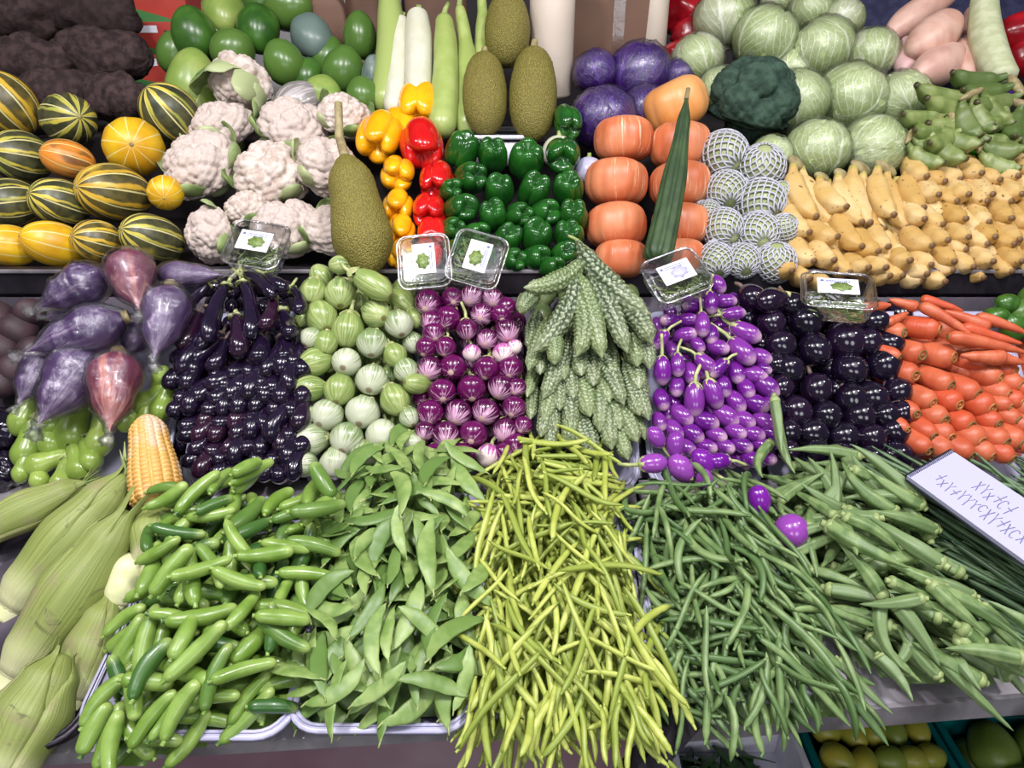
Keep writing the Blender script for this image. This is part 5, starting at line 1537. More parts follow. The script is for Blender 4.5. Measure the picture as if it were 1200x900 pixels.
for (x0, y0, x1, y1, r, lab) in ((238, 60, 410, 165, 55, 'long green striped eggplant lying across the top of its pile'), (572, 520, 462, 512, 44, 'pointed green eggplant sticking out towards the round purple ones')):
    span(K['gs_long'], at(x0 / 3.461 + 340, y0 / 3.461 + 300, 1.13), at(x1 / 3.461 + 340, y1 / 3.461 + 300, 1.12 if y0 < 100 else 1.09), r / 3.461 * 1.13 / FPX, lab, 'eggplant', 'pale striped eggplants')
core('striped_eggplant_interior', 'green_striped', [(362, 325), (485, 330), (485, 545), (350, 545)], .10, 26, .024, 'pale striped eggplants packed unseen behind the front of their pile')

# round purple eggplants
PS = cv([(105, 112, 58), (210, 90, 46), (300, 82, 50), (392, 92, 46), (455, 132, 45), (120, 196, 50), (195, 180, 56), (345, 165, 50), (430, 165, 46), (455, 235, 56), (125, 245, 48), (95, 312, 46), (182, 310, 46), (298, 338, 40), (368, 275, 46),
         (440, 340, 48), (488, 312, 35), (112, 405, 56), (215, 402, 56), (365, 405, 54), (472, 405, 54), (165, 510, 58), (297, 497, 62), (435, 490, 60), (502, 492, 42), (110, 605, 60), (240, 605, 60), (362, 600, 60), (490, 582, 52), (88, 685, 44), (182, 702, 60), (306, 700, 60),
         (450, 682, 56), (530, 662, 42), (132, 790, 48), (255, 800, 60), (375, 800, 56), (490, 745, 52), (70, 480, 40), (75, 545, 40), (520, 580, 40), (445, 790, 50)], 3.83, 475, 325)
rk = ranks([(w[0], w[1]) for w in PS], 11)
for i, (u, v, r) in enumerate(PS):
    row, pos, n = rk[i]
    lab = f'white-streaked round purple eggplant, {ORD[row]} row from the bottom, {ORD[pos]} from the pale striped eggplants'
    put(K['ps_pale'] if i in (15, 36, 16, 13) else random.choice(K['ps']), u, v, r / 3.83 * 1.08, random.uniform(-120, -60), random.uniform(.55, .9), d_mid, lab, 'eggplant', 'round purple eggplants', dd=.03 if i in (38, 39, 40) else 0)
u, v = 275 / 3.83 + 475, 230 / 3.83 + 325
put(K['ps_stem'], u, v, 13, -85, .35, d_mid, 'round purple eggplant with a dry forked stalk in the upper middle of its pile', 'eggplant', 'round purple eggplants', dd=-.005)
core('purple_eggplant_interior', 'purple_striped', [(495, 345), (605, 345), (615, 540), (494, 540)], .075, 20, .016, 'round purple eggplants packed unseen behind the front of their pile')

# bitter gourds: stem end, tip
BG = cv4([(290, 66, 44, 190, 44, 3), (255, 118, 78, 445, 45, 3), (110, 212, 30, 290, 38, 1), (228, 188, 252, 460, 46, 3), (258, 126, 352, 468, 44, 0), (290, 84, 452, 448, 46, 0), (255, 4, 540, 296, 52, 2), (370, 160, 548, 412, 50, 1), (148, 318, 166, 492, 38, 0)], 3.333, 600, 280)
for i, (x0, y0, x1, y1, r, k) in enumerate(BG):
    lab = ['bitter gourd curving from the top of the pile towards the clear herb boxes', 'long bitter gourd bowed down the side next to the round purple eggplants', 'short bitter gourd poking out beside the round purple eggplants', 'hooked bitter gourd in the middle of the upper layer',
           'straight bitter gourd hanging down the centre of the upper layer', 'bitter gourd slanting from the top just beside the central one', 'longest bitter gourd lying over the top towards the clear box', 'bitter gourd hanging down the side next to the violet eggplants', 'slim bitter gourd under the hooked one'][i]
    up = .012 if i in (0, 6) else 0
    span(K['bitter'][k], at(x0, y0, d_mid(y0) - .01), at(x1, y1, d_mid(y1) - .028 - up), r / 3.333 * 1.08 / FPX * 1.0, lab, 'bitter gourd', 'bitter gourds', roll=(0.0, 0.2, .1, 0.0, .2, 0, PI, PI, 0)[i], yhint=Vector((0, -1, .4)))
BS = cv([(110, 500, 34), (62, 485, 34), (205, 520, 38), (272, 505, 40), (318, 545, 40), (395, 520, 42), (490, 470, 46), (538, 480, 36), (120, 595, 38), (168, 545, 32), (240, 595, 38), (382, 610, 36), (498, 555, 46), (186, 640, 36), (122, 680, 42), (438, 620, 38),
         (306, 665, 44), (500, 660, 42), (536, 680, 34), (232, 705, 40), (112, 745, 38), (422, 715, 42), (342, 725, 38), (490, 765, 44), (172, 725, 30), (292, 795, 42), (390, 795, 44), (325, 850, 36), (455, 835, 38), (60, 590, 30), (540, 590, 34), (70, 400, 34), (72, 680, 30), (215, 790, 36), (530, 760, 32), (150, 800, 34)], 3.333, 600, 280)
rk = ranks([(w[0], w[1]) for w in BS], 12)
for i, (u, v, r) in enumerate(BS):
    row, pos, n = rk[i]
    z = vdir(-90 + (u - 690) * .18 + random.uniform(-14, 14), random.uniform(.55, .8))
    q = at(u, v + 9, d_mid(v) - .012)
    deep = .02 if i in (29, 30, 31, 32, 34) else 0
    span(random.choice(K['bitter_short']), q - z * random.uniform(.115, .13) + FWD * deep, q + FWD * deep, r / 3.333 * 1.08 / FPX * 1.06, f'bitter gourd tip, {ORD[row]} row from the bottom, {ORD[pos]} from the round purple eggplants', 'bitter gourd', 'bitter gourds')
core('bitter_gourd_interior', 'bitter', [(625, 330), (750, 330), (755, 535), (625, 535)], .085, 24, .018, 'bitter gourds packed unseen behind the front of their pile')

# small violet eggplants
VI = cv([(340, 28, 30, -60, .3, 0), (310, 105, 30, -90, .25, 1), (372, 100, 31, 0, .3, 0), (405, 150, 29, 5, .2, 1), (230, 118, 28, 180, .3, 0), (145, 178, 32, 180, .4, 0), (215, 175, 29, 0, .4, 0), (275, 195, 33, -90, .3, 1), (205, 240, 34, 10, .45, 0), (100, 258, 30, -130, .2, 1),
         (455, 225, 41, -30, .35, 1), (310, 235, 33, -90, .5, 0), (340, 290, 34, -20, .6, 0), (440, 305, 43, -55, .45, 1), (255, 280, 27, -60, .5, 0), (516, 328, 34, -30, .5, 0), (530, 378, 24, -30, .6, 0), (110, 385, 37, -90, .1, 1), (175, 362, 31, -90, .25, 1), (290, 355, 33, -45, .3, 1),
         (345, 375, 31, -135, .15, 1), (228, 398, 36, -80, .5, 0), (415, 390, 37, -80, .5, 0), (490, 400, 38, -20, .45, 0), (170, 450, 33, -100, .5, 0), (362, 450, 34, -80, .4, 0), (456, 458, 34, -70, .6, 0), (540, 450, 43, -45, .4, 0), (322, 480, 39, -70, .1, 1), (245, 505, 43, -90, .1, 1),
         (110, 505, 34, -80, .5, 0), (415, 512, 37, -60, .45, 0), (495, 525, 39, -30, .5, 0), (560, 525, 30, -30, .5, 0), (190, 570, 38, -45, .45, 0), (100, 595, 31, -80, .6, 0), (286, 597, 40, -20, .45, 0), (370, 575, 42, -40, .35, 0), (450, 587, 34, -40, .55, 0), (535, 592, 36, -30, .45, 0),
         (160, 630, 36, -60, .5, 0), (236, 645, 37, -45, .5, 0), (330, 650, 34, -30, .65, 0), (412, 636, 34, -30, .65, 0), (486, 645, 35, -20, .55, 0), (556, 642, 30, -20, .6, 0), (290, 700, 34, -20, .65, 0), (366, 698, 33, -30, .7, 0), (438, 694, 34, -30, .6, 0), (520, 692, 33, -20, .65, 0),
         (210, 702, 33, -40, .6, 0), (475, 746, 34, -30, .8, 0), (544, 746, 30, -30, .8, 0), (572, 690, 22, -20, .7, 0), (300, 540, 26, -60, .5, 0), (230, 130, 30, -30, .3, 0), (150, 300, 28, -80, .4, 0), (390, 240, 28, -60, .4, 0), (160, 520, 28, -80, .4, 0), (90, 200, 26, -80, .4, 0), (420, 745, 30, -50, .6, 0), (270, 150, 26, -60, .4, 0), (130, 560, 28, -80, .5, 0), (400, 345, 26, -50, .5, 0)], 3.53, 745, 325)
rk = ranks([(w[0], w[1]) for w in VI], 10)
for i, (u, v, r, a, out, s) in enumerate(VI):
    row, pos, n = rk[i]
    put(random.choice(K['vio_stem'] if s else K['vio']), u, v, r / 3.53, a, out, d_mid, f'small violet eggplant{" with pale stalk" if s else ""}, {ORD[row]} row from the bottom, {ORD[pos]} from the bitter gourds', 'eggplant', 'small violet eggplants', dd=(.022 if i >= 54 else 0) - (.012 if s else 0), stretch=1.05 if not s else 1.12)
for i, (u, v, r, a, out, lab) in enumerate(((769, 512, 10, 125, .2, 'violet eggplant fallen beside the bitter gourds, stalk downwards'), (792, 521, 11, 90, .2, 'violet eggplant standing on end at the foot of its pile'), (765, 543, 12, 5, .1, 'violet eggplant lying with its green stalk towards the bitter gourds'),
                                            (799, 549, 14, 130, .2, 'fat violet eggplant at the foot of the pile, stalk pointing down'), (824, 540, 12, 135, .15, 'violet eggplant slanting across the foot of the pile'), (843, 540, 10, 180, .2, 'violet eggplant with a twisted stalk above the green beans'),
                                            (826, 563, 10, 95, .25, 'small violet eggplant half sunk in the green beans'), (889, 587, 14, 100, .3, 'lone pale violet eggplant lying on the green beans'), (926, 623, 20, 75, .5, 'bright round violet eggplant lying alone on the okra'))):
    put(K['vio_plain'], u, v, r, a, out, (lambda v: d_mid(v) - .065) if i < 7 else (lambda v: d_front(v) - .080), lab, 'eggplant', 'small violet eggplants', stretch=1.0 if i != 8 else .8)
core('violet_eggplant_interior', 'violet', [(778, 350), (850, 340), (900, 430), (905, 545), (780, 545)], .06, 17, .012, 'violet eggplants packed unseen behind the front of their pile')

# round black eggplants
BK = cv([(80, 90, 58, -60, .5), (165, 115, 62, 10, .3), (165, 205, 60, -80, .6), (320, 195, 72, -80, .5), (260, 118, 50, -60, .3), (500, 285, 84, -85, .5), (205, 300, 64, -70, .6), (365, 325, 70, -90, .4), (600, 285, 58, -60, .5), (520, 412, 74, -70, .6), (245, 410, 64, -80, .7),
         (670, 390, 70, -60, .5), (370, 500, 66, -85, .6), (215, 490, 52, -80, .6), (525, 540, 66, -80, .7), (622, 535, 66, -70, .5), (732, 505, 56, -60, .5), (280, 600, 66, -85, .7), (412, 618, 62, -85, .7), (562, 618, 66, -75, .6), (682, 618, 56, -70, .6), (752, 602, 48, -60, .5),
         (350, 698, 66, -85, .7), (490, 715, 66, -85, .7), (612, 720, 66, -80, .7), (720, 690, 60, -70, .6), (720, 800, 72, -80, .5), (610, 810, 62, -85, .6), (480, 800, 60, -85, .6), (370, 780, 56, -85, .6), (190, 390, 44, -80, .5), (180, 580, 50, -80, .5), (240, 690, 56, -80, .6), (430, 400, 52, -80, .4), (450, 505, 48, -80, .4), (120, 300, 46, -80, .4), (410, 150, 60, -80, .3), (60, 180, 50, -80, .4), (240, 780, 50, -80, .6)], 3.832, 860, 325)
rk = ranks([(w[0], w[1]) for w in BK], 12)
for i, (u, v, r, a, out) in enumerate(BK):
    row, pos, n = rk[i]
    put(random.choice(K['blk']), u, v, r / 3.832 * 1.1, a, out, d_mid, f'shiny round black eggplant, {ORD[row]} row from the bottom, {ORD[pos]} from the violet eggplants', 'eggplant', 'round black eggplants', dd=.03 if i in (33, 34, 35, 36, 37) else 0)
for i, (x0, y0, x1, y1, r, lab) in enumerate(((520, 190, 705, 198, 52, 'black eggplant lying on its side under the clear herb box near the carrots'), (590, 272, 768, 312, 54, 'black eggplant lying with its end against the top carrots'), (250, 90, 110, 118, 56, 'black eggplant with a forked pale stalk at the top of its pile'))):
    span(K['blk_long'], at(x0 / 3.832 + 860, y0 / 3.832 + 325, 1.15), at(x1 / 3.832 + 860, y1 / 3.832 + 325, 1.12), r / 3.832 * 1.12 / FPX, lab, 'eggplant', 'round black eggplants')
core('round_black_eggplant_interior', 'black_egg', [(880, 350), (1055, 350), (1060, 545), (920, 545), (905, 430)], .10, 26, .022, 'round black eggplants packed unseen behind the front of their pile')

# carrots
CR = cv([(210, 230, 50, -20, .6), (382, 215, 56, -15, .45), (298, 340, 58, -35, .75), (453, 352, 62, -20, .6), (615, 380, 48, -15, .5), (690, 345, 42, -12, .4), (265, 440, 56, -45, .85), (440, 490, 56, -40, .6), (570, 535, 60, -45, .6), (680, 455, 62, -30, .6),
         (350, 575, 54, -45, .65), (480, 585, 58, -45, .65), (722, 535, 50, -40, .6), (410, 660, 58, -50, .65), (540, 690, 60, -50, .65), (640, 605, 66, -45, .6), (732, 598, 46, -40, .6), (672, 680, 52, -45, .65), (772, 660, 46, -45, .6), (355, 740, 48, -55, .6),
         (440, 745, 52, -55, .6), (590, 768, 64, -50, .6), (712, 772, 58, -45, .6), (790, 775, 56, -45, .6), (270, 630, 46, -50, .7), (225, 705, 36, -50, .6), (330, 810, 52, -55, .6), (430, 830, 54, -55, .5), (752, 420, 56, -35, .6), (782, 490, 52, -40, .6), (790, 575, 50, -40, .6),
         (540, 835, 52, -50, .5), (640, 840, 52, -50, .5), (740, 850, 50, -50, .5), (185, 350, 34, -40, .5), (310, 700, 40, -50, .4), (280, 760, 42, -50, .4), (830, 700, 52, -45, .6), (840, 610, 50, -45, .6), (840, 520, 50, -40, .6), (840, 800, 50, -50, .6), (560, 440, 46, -30, .3), (250, 540, 46, -50, .4)], 4.184, 1010, 335)
rk = ranks([(w[0], w[1]) for w in CR], 10)
for i, (u, v, r, a, out) in enumerate(CR):
    row, pos, n = rk[i]
    z = vdir(a, min(.9, out + .2)); d = d_mid(v) + (.025 if i in (35, 36, 41, 42) else 0)
    q = at(u, v, d)
    span(random.choice(K['carrot']), q - z * random.uniform(.12, .15) + FWD * .01, q, r / 4.184 * 1.1 / FPX, f'orange carrot, crown facing out, {ORD[row]} row from the bottom, {ORD[pos]} from the black eggplants', 'carrot', 'orange carrots')
for i, (x0, y0, x1, y1, r, lab) in enumerate(((545, 250, 285, 95, 30, 'slim carrot slanting across the top of the heap, thick end up'), (400, 120, 625, 205, 34, 'carrot lying on top with its crown by the green gourds'), (790, 285, 490, 200, 30, 'long carrot on top pointing away past the frame edge'),
                                              (810, 330, 420, 250, 34, 'long carrot lying just below the topmost ones'), (130, 66, 275, 105, 28, 'carrot at the back of the heap beside the clear herb box'), (500, 125, 290, 62, 26, 'carrot at the very back of the heap'),
                                              (145, 92, 0, 112, 30, 'carrot pointing under the clear herb box'), (230, 130, 120, 185, 24, 'little carrot beside the black eggplant lying on its side'), (480, 340, 700, 352, 38, 'carrot in the upper layer with its crown turned to the frame edge'), (800, 380, 640, 330, 30, 'carrot tip end at the frame edge in the upper layer'), (820, 240, 560, 150, 28, 'long thin carrot behind the top layer'))):
    f = lambda x, y: at(x / 4.184 + 1010, y / 4.184 + 335, d_mid(y / 4.184 + 335) + .02 - (.012 if 'top' in lab else 0) - y * .0001)
    span(random.choice(K['carrot_long']), f(x0, y0), f(x1, y1), r / 4.184 * 1.13 / FPX, lab, 'carrot', 'orange carrots')
core('carrot_interior', 'carrot', [(1030, 375), (1200, 400), (1215, 430), (1215, 545), (1075, 545), (1060, 440)], .095, 20, .017, 'carrots packed unseen behind the front of their heap')
# small green gourds behind the carrots
for i, (u, v, r) in enumerate(((1166, 372, 12), (1186, 384, 14), (1198, 366, 14), (1180, 356, 12), (1212, 386, 14), (1208, 350, 14))):
    put(K['papaya'], u, v, r, random.uniform(0, 180), .3, d_mid, ['dark green gourd nearest the carrots', 'dark green gourd lying in front of the others behind the carrots', 'dark green gourd at the frame edge above the carrots', 'topmost dark green gourd under the banana shelf', 'green gourd cut off by the frame edge', 'green gourd at the edge under the bananas'][i], 'gourd', 'dark green gourds behind the carrots', dd=.03)

# ------------------------------------------------------------------ front tier: heaps laid down pod by pod
def heap(kind, poly, H, wedge, total, nobj, prs, angle, sizes, labels, cat, group, res=.004, maxtilt=.35, rollsd=3.0, seed=0, inset=.004, stuff_label=''):
    """Pods come down one after another on whatever lies there already, always where the heap is still too low."""
    rg = np.random.default_rng(seed)
    pts = [P2(u, v, .03) for u, v in poly]
    X = np.array([p.x for p in pts]); S = np.array([(p.y - TY) / TSL.y for p in pts])
    x0, s0 = X.min() - .02, S.min() - .02
    nx, ns = int((X.max() + .02 - x0) / res) + 1, int((S.max() + .02 - s0) / res) + 1
    gx, gs = np.meshgrid(x0 + np.arange(nx) * res, s0 + np.arange(ns) * res, indexing='ij')
    ins = np.zeros((nx, ns), bool); dist = np.full((nx, ns), 9.0)
    n = len(X)
    for i in range(n):
        xa, sa, xb, sb = X[i], S[i], X[(i + 1) % n], S[(i + 1) % n]
        c = (sa > gs) != (sb > gs)
        with np.errstate(divide='ignore', invalid='ignore'):
            ins ^= c & (gx < (xb - xa) * (gs - sa) / (sb - sa + 1e-12) + xa)
        k = np.clip(((gx - xa) * (xb - xa) + (gs - sa) * (sb - sa)) / ((xb - xa) ** 2 + (sb - sa) ** 2 + 1e-12), 0, 1)
        dist = np.minimum(dist, np.hypot(gx - xa - k * (xb - xa), gs - sa - k * (sb - sa)))
    ins &= dist > inset
    f = np.clip((dist - inset) / wedge, 0, 1)
    target = np.where(ins, H * np.sqrt(f * (2 - f)), 0)
    h = np.where(ins, np.maximum(target - .030, .004), 0.0)
    h0 = h.copy()
    cells = np.argwhere(ins)
    placed, full = [], 0
    for k in range(4000):
        cand = cells[rg.integers(len(cells), size=14)]
        defi = target[cand[:, 0], cand[:, 1]] - h[cand[:, 0], cand[:, 1]]
        if defi.max() < -.005:
            full += 1
            if full > 25: break
            continue
        i, j = cand[int(np.argmax(defi))]
        cx, cs = x0 + i * res, s0 + j * res
        pr = prs[rg.integers(len(prs))]
        sc = rg.uniform(*sizes)
        L, R = pr.L * sc, pr.R * sc
        mu, sd = angle((cx - x0) / (nx * res), (cs - s0) / (ns * res))
        a = math.radians(mu + rg.normal() * sd)
        ca, sa = math.cos(a), math.sin(a)
        ts = np.linspace(-.5, .5, 9)
        px = np.clip(((cx + ts * L * ca - x0) / res).astype(int), 0, nx - 1); ps = np.clip(((cs + ts * L * sa - s0) / res).astype(int), 0, ns - 1)
        hh = h[px, ps]
        A = np.polyfit(ts * L, hh, 1)
        tilt = float(np.clip(A[0], -maxtilt, maxtilt))
        lift = np.quantile(hh - tilt * ts * L, .8)
        thick = R * (.45 if kind == 'flat_bean' else .9)
        base = lift + thick
        placed.append((pr, sc, cx, cs, base, ca, sa, tilt, rg.normal() * rollsd, L, R))
        w = max(1, int(R * .8 / res))
        for q in range(9):
            zt = base + tilt * ts[q] * L + thick * .8
            sl = (slice(max(0, px[q] - w), px[q] + w + 1), slice(max(0, ps[q] - w), ps[q] + w + 1))
            h[sl] = np.maximum(h[sl], zt)
    O = Vector((0, TY, TZ))
    W = lambda x, s, z: O + Vector((x, 0, 0)) + TSL * s + TN * z
    stuff = []
    # the low mound that the first pods lie on
    m = 40
    ii = np.linspace(0, nx - 1, m).astype(int); jj = np.linspace(0, ns - 1, m).astype(int)
    V = np.array([W(x0 + a_ * res, s0 + b_ * res, h0[a_, b_] - .002) for a_ in ii for b_ in jj])
    ok = lambda a_, b_: ins[ii[a_], jj[b_]] and ins[ii[a_ + 1], jj[b_]] and ins[ii[a_], jj[b_ + 1]] and ins[ii[a_ + 1], jj[b_ + 1]]
    Fq = [(a_ * m + b_, (a_ + 1) * m + b_, (a_ + 1) * m + b_ + 1, a_ * m + b_ + 1) for a_ in range(m - 1) for b_ in range(m - 1) if ok(a_, b_)]
    stuff.append(((V, Fq, np.full_like(V, .5)), 0))
    for k, (pr, sc, cx, cs, base, ca, sa, tilt, roll, L, R) in enumerate(placed):
        z = (Vector((ca, 0, 0)) + TSL * sa + TN * tilt).normalized()
        x, y, z = frame(z, 0.0, TN)
        c, s = math.cos(roll), math.sin(roll)
        x, y = x * c + y * s, y * c - x * s
        M4 = mat4(W(cx, cs, base) - x * (pr.bend * .5 * sc), x, y, z, (sc, sc, sc))
        if k < len(placed) - nobj:
            me = pr.me
            v = np.empty(len(me.vertices) * 3); me.vertices.foreach_get('co', v)
            ct = np.empty(len(me.vertices) * 3, np.float32); me.attributes['ct'].data.foreach_get('vector', ct)
            stuff.append((xf((v.reshape(-1, 3), [tuple(p.vertices) for p in me.polygons], ct.reshape(-1, 3)), M4), 0))
        else:
            fs = (cs - s0) / (ns * res)
            lab = labels[0] if fs > .68 else (labels[1] if fs > .34 else labels[2])
            spawn(pr, M4, lab, cat, group)
    solo(kind + '_heap_underside', stuff, prs[0].me.materials[0], stuff_label, 'vegetables', kind='stuff')
    return W

heap('small_cucumber', [(215, 605), (300, 588), (392, 592), (402, 625), (380, 700), (352, 790), (325, 842), (235, 862), (150, 888), (104, 880), (132, 800), (160, 705), (190, 645)], .058, .09, 330, 270, K['cuke'],
     lambda x, s: (52 + (x - .5) * -10, 42), (.8, 1.12), ['small green cucumber in the upper part of its heap below the long black eggplants', 'small green cucumber in the middle of its heap beside the corn', 'small green cucumber near the front rim of its lavender tray'],
     'cucumber', 'small cucumbers heaped in a tray', seed=1, rollsd=.9, stuff_label='small cucumbers buried at the bottom of their heap')
heap('flat_bean', [(470, 514), (540, 535), (566, 580), (562, 700), (552, 815), (480, 842), (352, 850), (336, 805), (356, 720), (376, 655), (392, 590), (430, 535)], .062, .08, 560, 290, K['flat'],
     lambda x, s: (95 + (x - .5) * -50, 48), (.72, 1.12), ['flat green bean pod on the upper slope of its heap below the striped eggplants', 'flat green bean pod in the middle of its heap', 'flat green bean pod near the front rim of its tray'],
     'bean', 'flat beans heaped in a tray', seed=2, rollsd=.35, stuff_label='flat beans buried at the bottom of their heap')
heap('cluster_bean', [(590, 535), (640, 512), (700, 540), (728, 580), (750, 700), (776, 810), (765, 858), (650, 866), (548, 858), (546, 750), (560, 640), (562, 570)], .066, .09, 820, 300, K['yb'],
     lambda x, s: ((92 + (.5 - x) * -46, 36) if s < .6 else (70, 55)), (.8, 1.15), ['yellowish cluster bean on the upper slope of its heap below the bitter gourds', 'yellowish cluster bean in the middle of its heap', 'yellowish cluster bean low in its heap near the table edge'],
     'bean', 'cluster beans heaped on the table', seed=3, stuff_label='cluster beans buried at the bottom of their heap')
heap('green_bean', [(730, 578), (800, 572), (880, 568), (925, 602), (950, 690), (990, 780), (1006, 828), (900, 838), (785, 838), (770, 780), (750, 680)], .056, .08, 640, 280, K['gb'],
     lambda x, s: ((-52 - (x - .5) * -10, 26) if x > .55 and s < .7 else (100, 48)), (.8, 1.12), ['green bean on the upper slope of its heap below the violet eggplants', 'green bean in the middle of its heap', 'green bean low in its heap near the steel table lip'],
     'bean', 'green beans heaped on the table', seed=4, stuff_label='green beans buried at the bottom of their heap')
heap('okra_pod', [(905, 545), (960, 538), (1020, 552), (1046, 600), (1090, 680), (1165, 745), (1190, 790), (1080, 790), (1015, 775), (955, 690), (925, 610)], .04, .07, 330, 200, K['okra'],
     lambda x, s: ((random.choice((142, -36)) + (x - .5) * 10, 30) if s < .6 else (110, 60)), (.75, 1.1), ['okra pod on the upper slope of its heap below the round black eggplants', 'okra pod in the middle of its heap', 'okra pod low in its heap near the steel table lip'],
     'okra', 'okra pods heaped on the table', seed=5, rollsd=2, stuff_label='okra pods buried at the bottom of their heap')
heap('yardlong_bean', [(1040, 575), (1150, 580), (1400, 590), (1420, 820), (1200, 800), (1120, 690), (1060, 610)], .03, .06, 240, 120, K['lb'],
     lambda x, s: (-47, 8), (.85, 1.1), ['long dark green bean at the upper end of its bundle below the carrots', 'long dark green bean running past the notepad', 'long dark green bean low beside the okra at the frame edge'],
     'bean', 'yardlong beans in a loose bundle', seed=6, rollsd=2, inset=.035, stuff_label='yardlong beans buried at the bottom of their bundle')

# pods that hang over the edge of the table
def hang(prs, u, v, du, dv, d0, d1, r, lab, cat, group):
    span(prs[random.randrange(len(prs))], at(u, v, d0), at(u + du, v + dv, d1), r, lab, cat, group)
for i in range(40):
    u = random.uniform(556, 752); v = random.uniform(755, 832)
    du = (u - 650) * .22 + random.uniform(-30, 30)
    dv = random.uniform(55, 108)
    d0 = d_front(v) - .055 + random.uniform(-.008, .008)
    hang(K['yb'], u, v, du, dv, d0, d0 - .05 + random.uniform(0, .015), .0047, 'yellowish cluster bean hanging down over the table edge', 'bean', 'cluster beans hanging over the edge')
for i, (u, v, du, dv) in enumerate(((850, 815, 6, 78), (866, 800, 4, 80), (790, 770, -6, 80), (800, 760, -4, 78), (920, 790, -2, 92), (935, 770, 30, 80), (900, 790, 16, 66), (880, 800, 22, 70), (955, 765, 36, 82), (970, 770, 32, 74), (776, 740, -10, 95), (830, 770, -8, 70), (985, 760, 22, 82), (940, 800, 18, 60))):
    d0 = d_front(v) - .045
    hang(K['gb'], u, v, du, dv, d0, d0 - .03, .0052, 'green bean hanging down over the steel table lip', 'bean', 'green beans hanging over the edge')
for i, (u, v, du, dv, r, lab) in enumerate(((1092, 765, 96, 92, .0075, 'long okra pod reaching past the table lip at the frame edge'), (1030, 770, 40, 52, .008, 'okra pod with a yellowish tip at the table lip'), (985, 775, 62, 62, .006, 'pale thin okra pod sticking out over the table lip'), (1020, 745, 60, 55, .0085, 'broad okra pod lying across the table lip'),
                                           (1150, 745, 70, 90, .0075, 'okra pod hanging by the long beans at the frame edge'), (1120, 770, 30, 40, .007, 'short okra pod over the table lip'), (1060, 690, 60, 70, .009, 'thick okra pod on top of the low part of its heap'), (1000, 560, -36, 64, .009, 'okra pod pointing up the slope under the black eggplants'))):
    d0 = d_front(v) - .04
    hang([K['okra'][3]], u, v, du, dv, d0, d0 - .035, r, lab, 'okra', 'okra pods on top')
for i, (u, v, du, dv) in enumerate(((908, 470, 8, 60), (902, 520, -8, 40), (912, 500, 20, 55))):
    hang(K['okra'], u, v, du, dv, 1.06, 1.01, .008, ['okra pod leaning up between violet and black eggplants', 'okra pod at the foot of the violet eggplants', 'okra pod leaning at the corner of the black eggplants'][i], 'okra', 'okra pods on top')
put(K['ps'][0], 713, 561, 9, 90, .5, lambda v: d_front(v) - .03, 'small dark purple eggplant dropped between bitter gourds and green beans', 'eggplant', 'round purple eggplants')
# curved leaf-like blade in the okra
g = leaf_blade(np.array([at(984, 586, 1.0), at(1020, 615, .955), at(1062, 653, .925)]), np.array([.003, .008, .006]), .3, 6, .15)
solo('okra_leaf', g, M['okra'], 'folded green blade lying across the okra', 'leaf')
g = leaf_blade(np.array([at(1062, 653, .925), at(1085, 648, .925), at(1112, 642, .93)]), np.array([.008, .009, .002]), .3, 6, .15)
solo('okra_leaf', g, M['okra'], 'short green blade at the fold beside the long beans', 'leaf')

# ------------------------------------------------------------------ corn
me, R, L = corn_cob()
cobp = Proto('corn_cob', me, R, L, [('shank', mesh('shank', stem_tube([(0, 0, L / 2 - .004), (0, 0, L / 2 + .004)], R * .6, R * .55, 16), M['husk_pale']))])
x, y, z = frame(at(186, 590, .985) - at(171, 487, 1.035))
p, q = at(171, 487, 1.03), at(186, 592, .965)
span(cobp, p, q, 27.5 * .99 / FPX, 'bare yellow corn cob standing on its husk beside the long black eggplants', 'corn')
E_ = [((12, 716), (150, 556), 1.0, 34, 0, 'corn ear in its husk nearest the light green eggplants, second from the top'), ((-40, 632), (100, 566), 1.02, 22, 1, 'uppermost corn ear in its husk, lying under the light green eggplants'),
      ((14, 796), (150, 598), .93, 33, 2, 'long corn ear with its cut stalk end showing, in the middle of the pile'), ((82, 826), (130, 700), .90, 27, 3, 'shorter corn ear beside the cucumbers with its cut stalk down'),
      ((-6, 920), (74, 765), .82, 40, 2, 'corn ear lowest in the pile near the dark tray rim'), ((-30, 800), (52, 650), .97, 27, 3, 'corn ear showing in the gap at the frame edge'), ((182, 668), (186, 588), .985, 28, 1, 'pale opened corn husk under the bare cob'), ((-50, 760), (60, 620), 1.02, 30, 0, 'corn ear under the long one at the frame edge')]
for i, (p, q, d, r, k, lab) in enumerate(E_):
    dd0 = -.05 if i not in (5, 7) else 0
    P, Q = at(p[0], p[1], d + dd0 - .02), at(q[0], q[1], d + .03 + dd0 * .6)
    span(K['husk'][k], P, Q, r * d / FPX, lab, 'corn', 'corn ears in their husks')
span(K['husk_pale'], at(136, 712, .90), at(158, 648, .93), 22 * .92 / FPX, 'pale short corn ear with a cut end beside the cucumbers', 'corn', 'corn ears in their husks')

